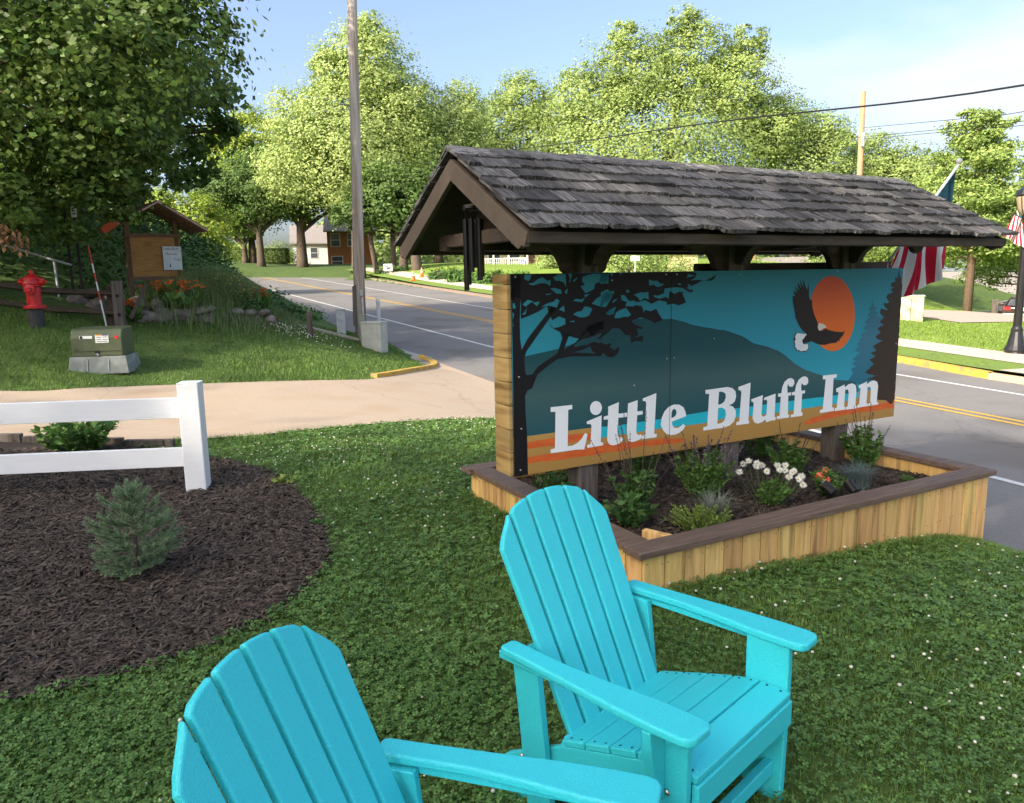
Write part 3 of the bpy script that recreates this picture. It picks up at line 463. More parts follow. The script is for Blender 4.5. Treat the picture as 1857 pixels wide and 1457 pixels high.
for side in (0, 1):
    for r in range(7):
        s = RS0-rr.uniform(0, .01); d0 = r*EXPO
        while s < RS1-.03:
            wd = rr.choice(widths)
            if s+wd > RS1+.02: wd = min(widths, key=lambda q: abs(q-(RS1+.01-s)))
            dd = d0+.15+rr.uniform(-.012, .012)-.025; tilt = PITCH-.055+rr.uniform(-.025, .02); up = .016+rr.uniform(0, .006)
            if rr.random() < .05: dd -= .03
            if r == 6: dd = d0+.05+rr.uniform(-.01, .01)
            yv = VE0+dd*math.cos(PITCH); zz = ZE-.012+dd*math.sin(PITCH)+up
            me = rr.choice(SH[wd])
            M = Matrix.Translation((s+wd/2, yv-up*math.sin(PITCH)*.5, zz)) @ Matrix.Rotation(tilt, 4, 'X') @ Matrix.Rotation(rr.uniform(-.02, .02), 4, 'Z') @ Matrix.Rotation(rr.uniform(-.02, .02), 4, 'Y') @ Matrix.Diagonal((1, .5 if r == 6 else 1, 1, 1))
            if side == 0:
                o = bpy.data.objects.new('shingle', me); COL.objects.link(o); o.parent = roof; o.matrix_local = M
            else:
                M2 = Matrix(((1, 0, 0, 0), (0, -1, 0, 2*VM), (0, 0, 1, 0), (0, 0, 0, 1))) @ M
                back.add([M2 @ q.co for q in me.vertices], [tuple(p.vertices)[::-1] for p in me.polygons])
            s += wd
s = RS0-.01; k = 0
while s < RS1-.1:
    ln = min(rr.uniform(.26, .34), RS1-s-.06)
    for sd in (-1, 1):
        mb = MB(); wv = .115; th = .016; y1 = VM+sd*wv*math.cos(PITCH); zp = ZR+.006+(k % 2)*.002+rr.uniform(0, .004)
        pts = []
        for (xx, lf) in ((0, .006), (ln*.5, .004), (ln+.05, 0)):
            jw = rr.uniform(-.012, .012); pts += [(s+xx, VM+sd*.002, zp+lf), (s+xx, y1+sd*jw, zp-wv*math.sin(PITCH)+lf+rr.uniform(-.004, .004)), (s+xx, y1+sd*jw, zp-wv*math.sin(PITCH)+lf+th), (s+xx, VM+sd*.002, zp+lf+th)]
        mb.add(pts, [(0, 1, 2, 3), (8, 11, 10, 9)]+[(i+j, i+(j+1) % 4, i+4+(j+1) % 4, i+4+j) for i in (0, 4) for j in range(4)]); mb.build('ridge_cap', m_ridge, roof)
    s += ln*.97; k += 1
tag(back.build('back_shingles', m_shing, roof, fixn=False), kind='stuff')
# fascia, rakes, beams, brackets
for nm, y in (('fascia', VE0+.045), ('fascia', VE1-.045)):
    mb = MB(); mb.box(((RS0+RS1)/2, y, ZE-.038), (RS1-RS0-.03, .03, .055)); mb.build(nm, m_dkwood, sign, bevel=.004)
for s in (RS0+.008, RS1-.036):
    for sd in (-1, 1):
        mb = MB(); w_ = .10
        y0 = VM+sd*.001; yE = VM+sd*(RUN-.03); zr = ZR-.045; ze = ZE-.02
        poly = [(y0, zr), (yE, ze), (yE-sd*.01, ze-.03), (yE-sd*.03, ze-.065), (yE-sd*.05, ze-.055), (yE-sd*.085, ze-w_+.03), (yE-sd*.10, ze-w_*.68), (y0, zr-w_*1.18)]
        mb.prism(poly, (s, 0, 0), (0, 1, 0), (0, 0, 1), (1, 0, 0), .03); mb.build('rake_board', m_rake, sign, bevel=.003)
for y in (VM-.45, VM+.52):
    mb = MB(); mb.box((1.6, y, ZE-.005), (3.75, .09, .09)); mb.build('eave_beam', m_dkwood, sign, bevel=.004)
mb = MB(); mb.box((1.6, VM, ZR-.14), (3.6, .06, .12)); mb.build('ridge_beam', m_dkwood, sign)
for s in (RS0+.20, .44, 1.69, 2.88, RS1-.2):
    mb = MB(); hw = .52 if s not in (.44, 1.69, 2.88) else .66
    poly = [(-hw, .0), (-hw+.02, -.045), (-hw+.09, -.075), (hw-.09, -.075), (hw-.02, -.045), (hw, 0)]
    mb.prism([(VM+y, ZE+.045+z) for y, z in poly], (s-.03, 0, 0), (0, 1, 0), (0, 0, 1), (1, 0, 0), .06); mb.build('cross_beam', m_dkwood, sign, bevel=.003)
# gable infill boards
mb = MB(); mb.prism([(VM-.55, ZE+.03), (VM+.55, ZE+.03), (VM+.22, ZE+.215), (VM-.22, ZE+.215)], (RS0+.32, 0, 0), (0, 1, 0), (0, 0, 1), (1, 0, 0), .02); mb.build('gable_board', m_dkwood, sign, bevel=.003)
mb = MB(); mb.prism([(VM-.21, ZE+.222), (VM+.21, ZE+.222), (VM+.02, ZE+.33), (VM-.02, ZE+.33)], (RS0+.325, 0, 0), (0, 1, 0), (0, 0, 1), (1, 0, 0), .02); mb.build('gable_board', m_dkwood, sign, bevel=.003)
br = [(0, 0), (.34, 0), (.33, -.04), (.24, -.055), (.17, -.085), (.12, -.13), (.09, -.18), (.085, -.21), (.045, -.235), (0, -.22)]
for s in (.44, 1.69, 2.88):
    for sd in (-1, 1):
        mb = MB(); mb.prism([(s+sd*(.075+x), ZE+.02+z) for x, z in br], (0, 1.16, 0), (1, 0, 0), (0, 0, 1), (0, 1, 0), .055); mb.build('bracket', m_dkwood, sign, bevel=.004)
    mb = MB(); mb.prism([(1.12-x, ZE+.02+z*.8) for x, z in br], (s-.03, 0, 0), (0, 1, 0), (0, 0, 1), (1, 0, 0), .06); mb.build('bracket', m_dkwood, sign, bevel=.004)
for s in (1.05, 2.3, 3.25, -.1):
    mb = MB(); mb.prism([(s-.13, ZE-.02), (s+.13, ZE-.02), (s+.07, ZE-.05), (s+.045, ZE-.085), (s, ZE-.10), (s-.045, ZE-.085), (s-.07, ZE-.05)], (0, VM-.40, 0), (1, 0, 0), (0, 0, 1), (0, 1, 0), .04); mb.build('beam_drop', m_dkwood, sign, bevel=.004)
# ================================================================== PLANTER
m_nail = mat('nail_head', (.05, .045, .04), rough=.6)
planter = thing('planter_box', 'raised plank planter with brown cap boards beneath the inn sign', 'planter', (*SA, 0), SROT)
def planks(n, p0, p1, outw):
    p0 = np.array(p0); p1 = np.array(p1); L = np.hypot(*(p1-p0)); d = (p1-p0)/L
    for i in range(n):
        c = p0+d*L*(i+.5)/n; wd = L/n-.006-random.uniform(0, .003); mb = MB(); x, y = SA+SU*c[0]+SV*c[1]; zb = min(gz(x, y), .1)-.12
        M = rotM(math.atan2(d[1], d[0])); off = np.array([d[1], -d[0]])*random.uniform(-.002, .002)
        mb.box((c[0]+off[0], c[1]+off[1], (CAPZ-.042+zb)/2), (wd, .022, CAPZ-.042-zb), M); pk = mb.build('plank', m_pine, planter, bevel=.0025)
        for zz_ in (CAPZ-.085, .03):
            for xx_ in (-.38, .38):
                nm_ = MB(); q_ = c+d*wd*xx_+np.array([d[1], -d[0]])*.0116; nm_.lathe([(.0032, 0), (.0032, .0012)], (q_[0], q_[1], zz_+random.uniform(-.012, .012)), 6, rotM(math.atan2(d[1], d[0])) @ rotM(0, R(90))); nm_.build('nail', m_nail, pk)
planks(22, (.03, .045), (PL-.03, .045), 0); planks(15, (.045, PW-.03), (.045, .06), 0); planks(15, (PL-.045, .06), (PL-.045, PW-.03), 0); planks(22, (PL-.03, PW-.045), (.03, PW-.045), 0)
cw = .145
def cap(a, b, ov=0):
    mb = MB(); a = np.array(a); b = np.array(b); d = (b-a)/np.hypot(*(b-a)); c = (a+b)/2
    mb.box((c[0], c[1], CAPZ-.019), (np.hypot(*(b-a)), cw, .038), rotM(math.atan2(d[1], d[0]))); return mb.build('cap_board', m_cap, planter, bevel=.005)
cap((-.02, cw/2), (PL, cw/2)); cap((-.03, PW-cw/2), (PL+.02, PW-cw/2)); cap((cw/2, cw+.003), (cw/2, PW-cw-.003)); cap((PL+.02-cw/2, cw+.003), (PL+.02-cw/2, PW-cw-.003))
for a, b in (((.06, .085), (PL-.06, .085)), ((.06, PW-.085), (PL-.06, PW-.085)), ((.085, .11), (.085, PW-.11)), ((PL-.085, .11), (PL-.085, PW-.11))):
    mb = MB(); c = ((a[0]+b[0])/2, (a[1]+b[1])/2); mb.box((*c, CAPZ-.085), (abs(b[0]-a[0])+.04, abs(b[1]-a[1])+.04, .088)); mb.build('inner_beam', m_pine, planter)
mb = MB(); mb.box((.30, .24, CAPZ-.045), (.045, .20, .05), rotM(.35)); tag(mb.build('loose_timber', m_pine, None, bevel=.004, loc=(*SA, 0), rot=(0, 0, SROT)), 'short pale timber offcut lying in the planter corner by the sedum', 'timber')
PMZ = CAPZ-.14
mulp = poly_sheet('planter_mulch', [sw(.08, .08)[:2], sw(PL-.08, .08)[:2], sw(PL-.08, PW-.08)[:2], sw(.08, PW-.08)[:2]], lambda x, y: PMZ+.02*np.sin(x*5)*np.sin(y*4)+.0*x, m_mulch); tag(mulp, kind='structure')
# wind chime in the gable
m_chime = mat('black_aluminium', (.012, .012, .013), rough=.35, metal=.5, spec=.5)
cs = -.30
ch = thing('wind_chime', 'black tube wind chime hanging in the near gable of the sign roof', 'wind chime', sw(cs, VM, 2.06))
mb = MB(); mb.lathe([(.055, -.012), (.06, 0), (.055, .012)], (0, 0, 0), 16); mb.build('top_disc', m_chime, ch, smooth=False)
for k in range(6):
    a = k*math.pi/3+.3; L = [.40, .34, .46, .50, .37, .43][k]; mb = MB(); mb.tube([(.047*math.cos(a), .047*math.sin(a), -.06), (.047*math.cos(a), .047*math.sin(a), -.06-L*.82)], .0155, 10); mb.build('tube', m_chime, ch, smooth=False)
    mb = MB(); mb.tube([(.047*math.cos(a), .047*math.sin(a), -.06), (.047*math.cos(a), .047*math.sin(a), 0)], .0015, 4); mb.build('cord', m_chime, ch)
mb = MB(); mb.tube([(0, 0, 0), (0, 0, .22)], .002, 4); mb.build('cord', m_chime, ch)
mb = MB(); mb.box((0, 0, .02), (.03, .2, .012), rotM(SROT)); mb.build('hanger_bar', m_dkwood, ch)
# ================================================================== ADIRONDACK CHAIRS
m_teal = mat('turquoise_plastic_lumber', (.040, .58, .645), (.047, .645, .70), scale=260, stretch=(1, 1, 1), rough=.48, bump=.25, spec=.4, bscale=220)
m_steel = mat('bolt_steel', (.6, .6, .6), rough=.25, metal=1)
m_hole = mat('screw_dark', (.01, .07, .08), rough=.6)
def make_chair(label):
    t = thing('adirondack_chair', label, 'chair', group='turquoise lawn chairs')
    def P(mb, nm, bev=.006): return mb.build(nm, m_teal, t, bevel=bev, seg=3)
    # curved seat profile: slats from front (y=.10) to back
    prof = [(.10, .385), (.0, .392), (-.09, .372), (-.18, .345), (-.27, .315), (-.355, .288)]
    for i in range(5):
        (y0, z0), (y1, z1) = prof[i], prof[i+1]; a = math.atan2(z0-z1, y0-y1); mb = MB(); L = math.hypot(y0-y1, z0-z1)-.006
        mb.box((0, (y0+y1)/2, (z0+z1)/2), (.545, L, .022), rotM(0, a)); P(mb, 'seat_slat', .005)
        for x in (-.255, .255):
            for d in (-.22, .22):
                mb = MB(); mb.lathe([(.0045, 0), (.0045, .001)], (x, (y0+y1)/2+d*(y0-y1), (z0+z1)/2+d*(z0-z1)+.0112), 6, rotM(0, a)); mb.build('screw', m_hole, t)
    mb = MB(); mb.box((0, .092, .332), (.545, .022, .08)); P(mb, 'front_apron', .004)
    for sx in (-1, 1):
        # front leg: tall side board
        mb = MB(); mb.prism([(-.055, 0), (.075, 0), (.085, .40), (.085, .535), (-.055, .535)], (sx*.289-.014, 0, 0), (0, 1, 0), (0, 0, 1), (1, 0, 0), .028); P(mb, 'front_leg', .005)
        # stringer sloping to the ground behind
        mb = MB(); mb.prism([(.07, .372), (-.09, .36), (-.36, .276), (-.60, .14), (-.64, 0), (-.54, 0), (-.36, .15), (.07, .27)], (sx*.258-.0125, 0, 0), (0, 1, 0), (0, 0, 1), (1, 0, 0), .025); P(mb, 'stringer', .004)
        # rear support under the arm
        mb = MB(); mb.prism([(-.47, .0), (-.37, .0), (-.43, .53), (-.53, .53)], (sx*.289-.0125, 0, 0), (0, 1, 0), (0, 0, 1), (1, 0, 0), .025); P(mb, 'rear_leg', .004)
        # arm: paddle plan shape
        x = sx
        poly = [(-.54, .292), (-.525, .283), (-.30, .290), (-.16, .280), (-.02, .264), (.10, .262), (.128, .268), (.138, .287), (.138, .350), (.128, .370), (.105, .378), (.02, .380), (-.10, .376), (-.25, .364), (-.44, .352), (-.525, .348), (-.54, .340)]
        mb = MB(); mb.prism([(x*b, a) for a, b in poly], (0, 0, .537), (1, 0, 0), (0, 1, 0), (0, 0, 1), .026); P(mb, 'arm', .008)
        # shaped support block under the arm, outside the leg
        mb = MB(); mb.prism([(0, .535), (.072, .535), (.066, .48), (.034, .335), (.0, .32)], (x*.304, -.005, 0), (x, 0, 0), (0, 0, 1), (0, 1, 0), .028); P(mb, 'arm_bracket', .004)
        mb = MB(); mb.prism([(-.56, .51), (.05, .51), (.05, .535), (-.56, .535)], (x*.305, 0, 0), (0, 1, 0), (0, 0, 1), (x, 0, 0), .022); P(mb, 'arm_rail', .003)
        for (y, z) in ((.03, .34), (.03, .29), (-.02, .50), (-.49, .2)):
            mb = MB(); mb.lathe([(.009, 0), (.009, .004), (.005, .007)], (x*.3035, y, z), 8, rotM(0, 0, x*R(90))); mb.build('bolt', m_steel, t, smooth=False)
    mb = MB(); mb.box((0, -.515, .50), (.52, .028, .07), rotM(0, R(-24))); P(mb, 'back_rail', .004)
    mb = MB(); mb.box((0, -.36, .262), (.52, .03, .08), rotM(0, R(-24))); P(mb, 'lower_back_rail', .004)
    mb = MB(); mb.box((0, .035, .12), (.552, .03, .048)); P(mb, 'stretcher', .004)
    mb = MB(); mb.box((0, -.675, .80), (.33, .022, .055), rotM(0, R(-24))); P(mb, 'upper_back_rail', .004)
    # fan back: six boards
    n = 6; base = Vector((0, -.345, .262)); LEAN = R(25); ex = Vector((1, 0, 0)); ey = Vector((0, -math.sin(LEAN), math.cos(LEAN))); ez = Vector((0, math.cos(LEAN), math.sin(LEAN)))
    BW, TW, HH = .47, .55, .70
    def edge(u): # u in -1..1 boundary line
        return (u*BW/2, -.02), (u*TW/2, 1.0)
    gap = .0065
    def topz(x): return HH-.02+.085*(1-(abs(x)/.2675)**2.0)-(.05*max(0, abs(x)/.2675-.66)/.34)
    for i in range(n):
        u0 = -1+2*i/n; u1 = -1+2*(i+1)/n
        def xl(u, z, o): return u*(BW/2+(TW-BW)/2*z/HH)+o
        pts = [(xl(u0, 0, gap), -.03), (xl(u1, 0, -gap), -.03)]
        zr = topz(xl(u1, HH, 0)); pts.append((xl(u1, zr, -gap), zr))
        for k in (.75, .5, .25):
            um = u0+(u1-u0)*k; zm = topz(xl(um, HH, 0)); pts.append((xl(um, zm, 0), zm))
        zl = topz(xl(u0, HH, 0)); pts.append((xl(u0, zl, gap), zl))
        mb = MB(); mb.prism(pts, base-ez*.011, ex, ey, ez, .022); P(mb, 'back_slat', .007)
    return t
chair = make_chair('turquoise slatted lawn chair nearer the planter, its whole seat in view')
chair.location = (.575, 1.99, gz(.575, 1.99)); chair.rotation_euler = (0, 0, R(225.5))
c2 = dup(chair, (.08, 1.21, gz(.08, 1.2)), R(252.5), 'turquoise slatted lawn chair cut off at the bottom edge, only back and one arm showing')
# ================================================================== WHITE RAIL FENCE, BED PLANTS
m_wpaint = mat('white_fence_paint', (.83, .85, .86), (.87, .885, .89), scale=5, stretch=(1, 1, 9), rough=.6, bump=.08)
FP = (-2.47, 5.72); fz = gz(*FP)
fence = thing('white_rail_fence', 'white painted two-rail fence ending at a square post in the mulch bed', 'fence', (*FP, fz))
fa = math.atan2(.20-.0, 1.0)
M = rotM(R(-7)) 
mb = MB(); mb.box((0, 0, .415), (.155, .155, .89), rotM(R(8))); mb.build('post', m_wpaint, fence, bevel=.008)
mb = MB(); mb.box((0, 0, .862), (.158, .158, .008), rotM(R(8))); mb.build('post_top', m_wpaint, fence, bevel=.003)
for z, zz in ((.66, .16), (.27, .15)):
    mb = MB(); mb.bar((-.05, .045, z), (-3.4, -.42, z+.015), .04, zz); mb.build('rail', m_wpaint, fence, bevel=.004)
mb = MB(); mb.box((-2.6, -.30, .4), (.15, .15, .9), rotM(R(8))); mb.build('post', m_wpaint, fence, bevel=.008)
# timber edging along the driveway
ed = thing('timber_edging', 'row of short timbers edging the mulch bed beside the driveway', 'edging', (-4.2, 7.42, 0))
for k in range(6):
    mb = MB(); x = -3.65-.52*k; mb.box((x+4.2, .02*k-.02, gz(x, 7.42)+.045), (.50, .06, .09), rotM(R(-2))); mb.build('timber', m_post, ed, bevel=.006)
def leafquads(pos, nrm, size, aspect=.55, droop=None, fold=0):
    """diamond leaves: pos (n,3) stalk ends, nrm (n,3) leaf direction, returns V,F with 4 verts each"""
    n = len(pos); d = nrm/np.linalg.norm(nrm, axis=1, keepdims=True)
    r = rng.normal(size=(n, 3)); s = np.cross(d, r); s /= np.linalg.norm(s, axis=1, keepdims=True)+1e-9
    sz = np.asarray(size).reshape(-1, 1)*np.ones((n, 1)); up = np.cross(s, d)
    a = pos; b = pos+d*sz*.45+s*sz*aspect*.5+up*sz*fold; c = pos+d*sz; e = pos+d*sz*.45-s*sz*aspect*.5+up*sz*fold
    V = np.stack([a, b, c, e], 1).reshape(-1, 3); F = np.arange(4*n).reshape(n, 4); return V, F
def flatleaves(pos, size, tilt=.5, aspect=.7, updir=None):
    """leaves lying roughly horizontally (normals up) with random tilt"""
    n = len(pos); a = rng.uniform(0, 2*np.pi, n); nr = np.c_[rng.normal(0, tilt, n), rng.normal(0, tilt, n), np.ones(n)]
    if updir is not None: nr = updir+rng.normal(0, tilt, (n, 3))
    nr /= np.linalg.norm(nr, axis=1, keepdims=True)
    d = np.c_[np.cos(a), np.sin(a), np.zeros(n)]; d -= nr*(d*nr).sum(1, keepdims=True); d /= np.linalg.norm(d, axis=1, keepdims=True)+1e-9; s = np.cross(nr, d)
    sz = np.asarray(size).reshape(-1, 1)*np.ones((n, 1))
    V = np.stack([pos-d*sz*.5, pos+s*sz*aspect*.5-d*sz*.05, pos+d*sz*.5, pos-s*sz*aspect*.5-d*sz*.05], 1).reshape(-1, 3); return V, np.arange(4*n).reshape(n, 4)
def blades(pos, h, wd, lean):
    """grass blades, one quad + one tri folded into 2 quads of 5 verts -> here two quads (tip doubled)"""
    n = len(pos); a = rng.uniform(0, 2*np.pi, n); d = np.c_[np.cos(a), np.sin(a), np.zeros(n)]; s = np.c_[-np.sin(a), np.cos(a), np.zeros(n)]
    h = np.asarray(h).reshape(-1, 1)*np.ones((n, 1)); ln = (np.asarray(lean)*rng.uniform(.2, 1.3, n)).reshape(-1, 1); z = np.array([[0, 0, 1.0]]); wd = np.asarray(wd).reshape(-1, 1)
    mid = pos+z*h*.55+d*h*ln*.3; tip = pos+z*h*(1-.25*ln)+d*h*ln
    V = np.stack([pos-s*wd/2, pos+s*wd/2, mid+s*wd*.4, mid-s*wd*.4, tip], 1).reshape(-1, 3)
    b = np.arange(n)*5; T = np.concatenate([np.stack([b, b+1, b+2], 1), np.stack([b, b+2, b+3], 1), np.stack([b+3, b+2, b+4], 1)]); return V, T
def stuffmesh(name, VFs, m, parent=None):
    V = []; F = []; o = 0
    for v, f in VFs: V.append(v); F.append(f+o); o += len(v)
    return obj(name, npmesh(name, np.concatenate(V), np.concatenate(F)), m, parent)
# young spruce
m_needle = mat('spruce_needles', (.17, .27, .13), (.27, .38, .22), scale=30, rough=.65, island=.25, transl=.15)
m_bark = mat('bark', (.075, .055, .042), (.14, .11, .085), scale=12, stretch=(3, 3, .5), rough=.95, bump=.8)
sp = (-2.10, 3.98); spz = gz(*sp)+.02
spr = thing('spruce_sapling', 'small blue-green spruce sapling standing in the dark mulch bed', 'spruce', (*sp, spz)); spr.scale = (.62, .62, .74)
mb = MB(); mb.tube([(0, 0, 0), (.01, 0, .25), (-.01, .01, .5), (-.02, 0, .70)], [.022, .017, .010, .004], 7); mb.build('trunk', m_bark, spr, smooth=True)
br_m = MB(); ndl_p = []; ndl_d = []
def twig(a, b, dens=900):
    a = np.array(a); b = np.array(b); L = np.linalg.norm(b-a); n = max(8, int(L*dens)); t = rng.uniform(0, 1, n)[:, None]; d = (b-a)/L
    r = rng.normal(size=(n, 3)); r -= d*(r@d)[:, None]; r /= np.linalg.norm(r, axis=1, keepdims=True)+1e-9
    ndl_p.append(a+(b-a)*t); ndl_d.append(r*.85+d*.75+np.array([0, 0, .25])); br_m.tube([a, b], [.004, .0015], 4, cap=False)
twig((-.02, 0, .42), (-.02, 0, .73), 1300)
for k in range(6): 
    a = k*1.05; twig((-.02, 0, .62), (-.02+.09*math.cos(a), .09*math.sin(a), .69), 1300)
for lev, (z, n, L, rise) in enumerate([(.05, 8, .32, .03), (.12, 8, .37, .06), (.20, 8, .37, .09), (.28, 7, .34, .12), (.37, 7, .28, .13), (.46, 6, .21, .13), (.54, 5, .14, .12)]):
    for k in range(n):
        a = 2*math.pi*(k+random.uniform(-.3, .3))/n+lev*.9; l = L*random.uniform(.62, 1.2); e = np.array([l*math.cos(a), l*math.sin(a), z+rise*random.uniform(.5, 1.4)]); s0 = np.array([0, 0, z]); twig(s0+(e-s0)*.12, e, 1500)
        for sd in (-1, 1):
            for fr in (.42, .72):
                m_ = s0+(e-s0)*fr; aa = a+sd*.75; l2 = l*(1-fr)*.85+.04; twig(m_, m_+np.array([l2*math.cos(aa), l2*math.sin(aa), .03+rise*.3]), 1000)
br_m.build('branches', m_bark, spr)
pp = np.concatenate(ndl_p); dd = np.concatenate(ndl_d); V, Fq = leafquads(pp, dd, rng.uniform(.020, .032, len(pp)), .11)
obj('needles', npmesh('needles', V, Fq), m_needle, spr)
# generic leafy plant
m_leafd = mat('dark_green_leaf', (.05, .115, .03), (.085, .17, .045), scale=20, rough=.55, island=.4, hue=.015, transl=.25)
m_leafm = mat('mid_green_leaf', (.075, .16, .035), (.125, .24, .055), scale=20, rough=.55, island=.4, hue=.02, transl=.25)
m_leafy = mat('yellow_green_leaf', (.16, .24, .04), (.25, .33, .07), scale=20, rough=.6, island=.3, transl=.25)
m_leafg = mat('grey_green_leaf', (.16, .19, .15), (.24, .27, .22), scale=20, rough=.7, island=.3, transl=.15)
m_blue = mat('blue_fescue', (.13, .19, .18), (.22, .28, .27), scale=20, rough=.7, island=.3, transl=.15)
m_purple = mat('faded_purple_flower', (.10, .085, .11), (.17, .14, .18), scale=20, rough=.8, island=.4)
m_spike = mat('dry_spike', (.07, .05, .045), (.13, .10, .085), scale=20, rough=.85, island=.4)
m_petal = mat('white_petal', (.72, .72, .66), (.82, .82, .76), scale=20, rough=.6, island=.08, transl=.2)
m_orange = mat('orange_petal', (.62, .13, .02), (.75, .20, .04), scale=20, rough=.6, island=.2, transl=.2)
m_stem = mat('green_stem', (.06, .11, .03), rough=.7)
def stem_plant(name, label, cat, pos, h, rad, n, leaf, leafm, per=40, spikes=None, group=None, up=.35, open_=1.0):
    t = thing(name, label, cat, pos, group=group); st = MB(); lp = []; ld = []; tips = []
    for k in range(n):
        a = random.uniform(0, 2*math.pi); rr_ = rad*math.sqrt(random.random()); hh = h*random.uniform(.65, 1.05)*(1-.25*(rr_/rad)**2)
        b = np.array([rr_*.25*math.cos(a), rr_*.25*math.sin(a), 0]); e = np.array([rr_*math.cos(a)*open_, rr_*math.sin(a)*open_, hh]); st.tube([b, (b+e)/2+np.array([0, 0, .05*h]), e], [.003, .0025, .0015], 4, cap=False)
        tt = rng.uniform(.12, 1, per); p = b+(e-b)*tt[:, None]+np.array([0, 0, .1*h])*(tt*(1-tt))[:, None]; d = rng.normal(size=(per, 3)); d[:, 2] = np.abs(d[:, 2])*up+up*.4; lp.append(p); ld.append(d); tips.append((e, (e-b)/np.linalg.norm(e-b)))
    st.build('stems', m_stem, t); V, F = leafquads(np.concatenate(lp), np.concatenate(ld), rng.uniform(.6, 1.2, n*per)*leaf, .5); obj('leaves', npmesh('leaves', V, F), leafm, t)
    if spikes:
        m, L, cnt, fs = spikes; P_, D_ = [], []; sm = MB()
        for e, d in tips[:cnt]:
            d = np.array([d[0]*1.2+random.uniform(-.12, .12), d[1]*1.2+random.uniform(-.12, .12), 1]); d /= np.linalg.norm(d); l = L*random.uniform(.6, 1.1); sm.tube([e, e+d*l], [.0022, .001], 4, cap=False); tt = rng.uniform(.15, 1, 34); P_.append(e+d*l*tt[:, None]); D_.append(rng.normal(size=(34, 3))+d*.8)
        sm.build('flower_stems', m_spike, t); V, F = leafquads(np.concatenate(P_), np.concatenate(D_), fs, .6); obj('flower_spikes', npmesh('flower_spikes', V, F), m, t)
    return t
def tuft(name, label, cat, pos, h, n, m, wd=.003, lean=.9, group=None, rad=.03):
    t = thing(name, label, cat, pos, group=group); p = np.c_[rng.normal(0, rad, n), rng.normal(0, rad, n), np.zeros(n)]; V, T = blades(p, rng.uniform(.6, 1.1, n)*h, np.full(n, wd), np.full(n, lean)); 
    obj('blades', npmesh('blades', V, T), m, t); return t
G = 'plants in the sign planter'
pz = PMZ+.005
stem_plant('salvia', 'purple-grey flowering salvia in the middle of the planter', 'salvia', sw(1.18, .88, pz), .34, .22, 26, .035, m_leafm, 75, (m_purple, .16, 26, .013), G)
stem_plant('salvia', 'leafy salvia with dry spikes behind the white daisies', 'salvia', sw(2.15, .98, pz), .26, .16, 20, .04, m_leafm, 75, (m_spike, .15, 14, .009), G)
stem_plant('salvia', 'bushy salvia with dark spikes by the right planter wall', 'salvia', sw(2.80, .85, pz), .32, .17, 24, .045, m_leafm, 75, (m_spike, .18, 18, .010), G)
stem_plant('salvia', 'tall salvia with thin dry spikes left of the sign post', 'salvia', sw(.62, .86, pz), .30, .16, 18, .04, m_leafd, 45, (m_spike, .36, 12, .010), G)
stem_plant('leafy_plant', 'broad-leaved green plant just behind the near chair back', 'plant', sw(.42, .66, pz), .20, .17, 16, .06, m_leafd, 30, None, G)
stem_plant('leafy_plant', 'feathery green plant under the sign left of centre', 'plant', sw(1.12, 1.42, pz), .36, .17, 22, .035, m_leafm, 50, None, G)
stem_plant('leafy_plant', 'feathery green plant behind the middle sign post', 'plant', sw(2.35, 1.48, pz), .36, .20, 24, .035, m_leafm, 50, None, G)
stem_plant('leafy_plant', 'pale green leafy plant peeping up under the panel seam', 'plant', sw(1.42, 1.30, pz), .40, .10, 10, .06, m_leafy, 14, None, G)
stem_plant('leafy_plant', 'low green plant by the left end of the sign', 'plant', sw(.30, 1.30, pz), .22, .17, 18, .045, m_leafm, 45, None, G)
stem_plant('leafy_plant', 'small green shoots inside the right planter corner', 'plant', sw(2.62, .35, pz), .10, .07, 8, .03, m_leafm, 12, None, G)
tuft('blue_fescue', 'round blue fescue tuft near the front right of the planter', 'fescue', sw(2.30, .52, pz), .21, 500, m_blue, group=G)
tuft('blue_fescue', 'small grey fescue tuft behind the middle sign post', 'fescue', sw(2.10, 1.58, pz), .24, 300, m_leafg, group=G)
tuft('blue_fescue', 'pale grey fescue tuft beside the yellow sedum', 'fescue', sw(.94, .50, pz), .20, 420, m_leafg, group=G)
stem_plant('sedum', 'low mounded yellow-green sedum in the near planter corner', 'sedum', sw(.70, .36, pz), .17, .21, 70, .016, m_leafy, 70, None, G, up=.9)
# daisies
def daisies(label, pos, heads, petm, centre, r=.028, lean=(0, 0)):
    t = stem_plant('daisy_plant', label, 'daisies', pos, .18, .13, 18, .035, m_leafm, 40, None, G); st = MB(); V_, F_ = [], []; cm = MB()
    for (x, y, z) in heads:
        st.tube([(x*.3, y*.3, 0), (x*.8, y*.8, z*.6), (x, y, z)], .002, 4, cap=False); nrm = Vector((random.uniform(-.5, .1), -.75, .75)).normalized(); q = nrm.to_track_quat('Z', 'Y').to_matrix()
        for L in (0, 1):
            for k in range(13):
                a = 2*math.pi*(k+.5*L)/13; d = q @ Vector((math.cos(a), math.sin(a), .15+.35*L)); V_.append(((x, y, z), tuple(d)))
        cm.lathe([(.007, 0), (.006, .004), (.002, .006)], (x, y, z), 8, q)
    st.build('flower_stems', m_stem, t); p = np.array([a for a, b in V_]); d = np.array([b for a, b in V_]); V, F = leafquads(p, d, r*rng.uniform(.85, 1.1, len(p)), .42); obj('petals', npmesh('petals', V, F), petm, t); cm.build('flower_centres', centre, t); return t
m_ctr = mat('daisy_centre', (.55, .45, .12), rough=.8)
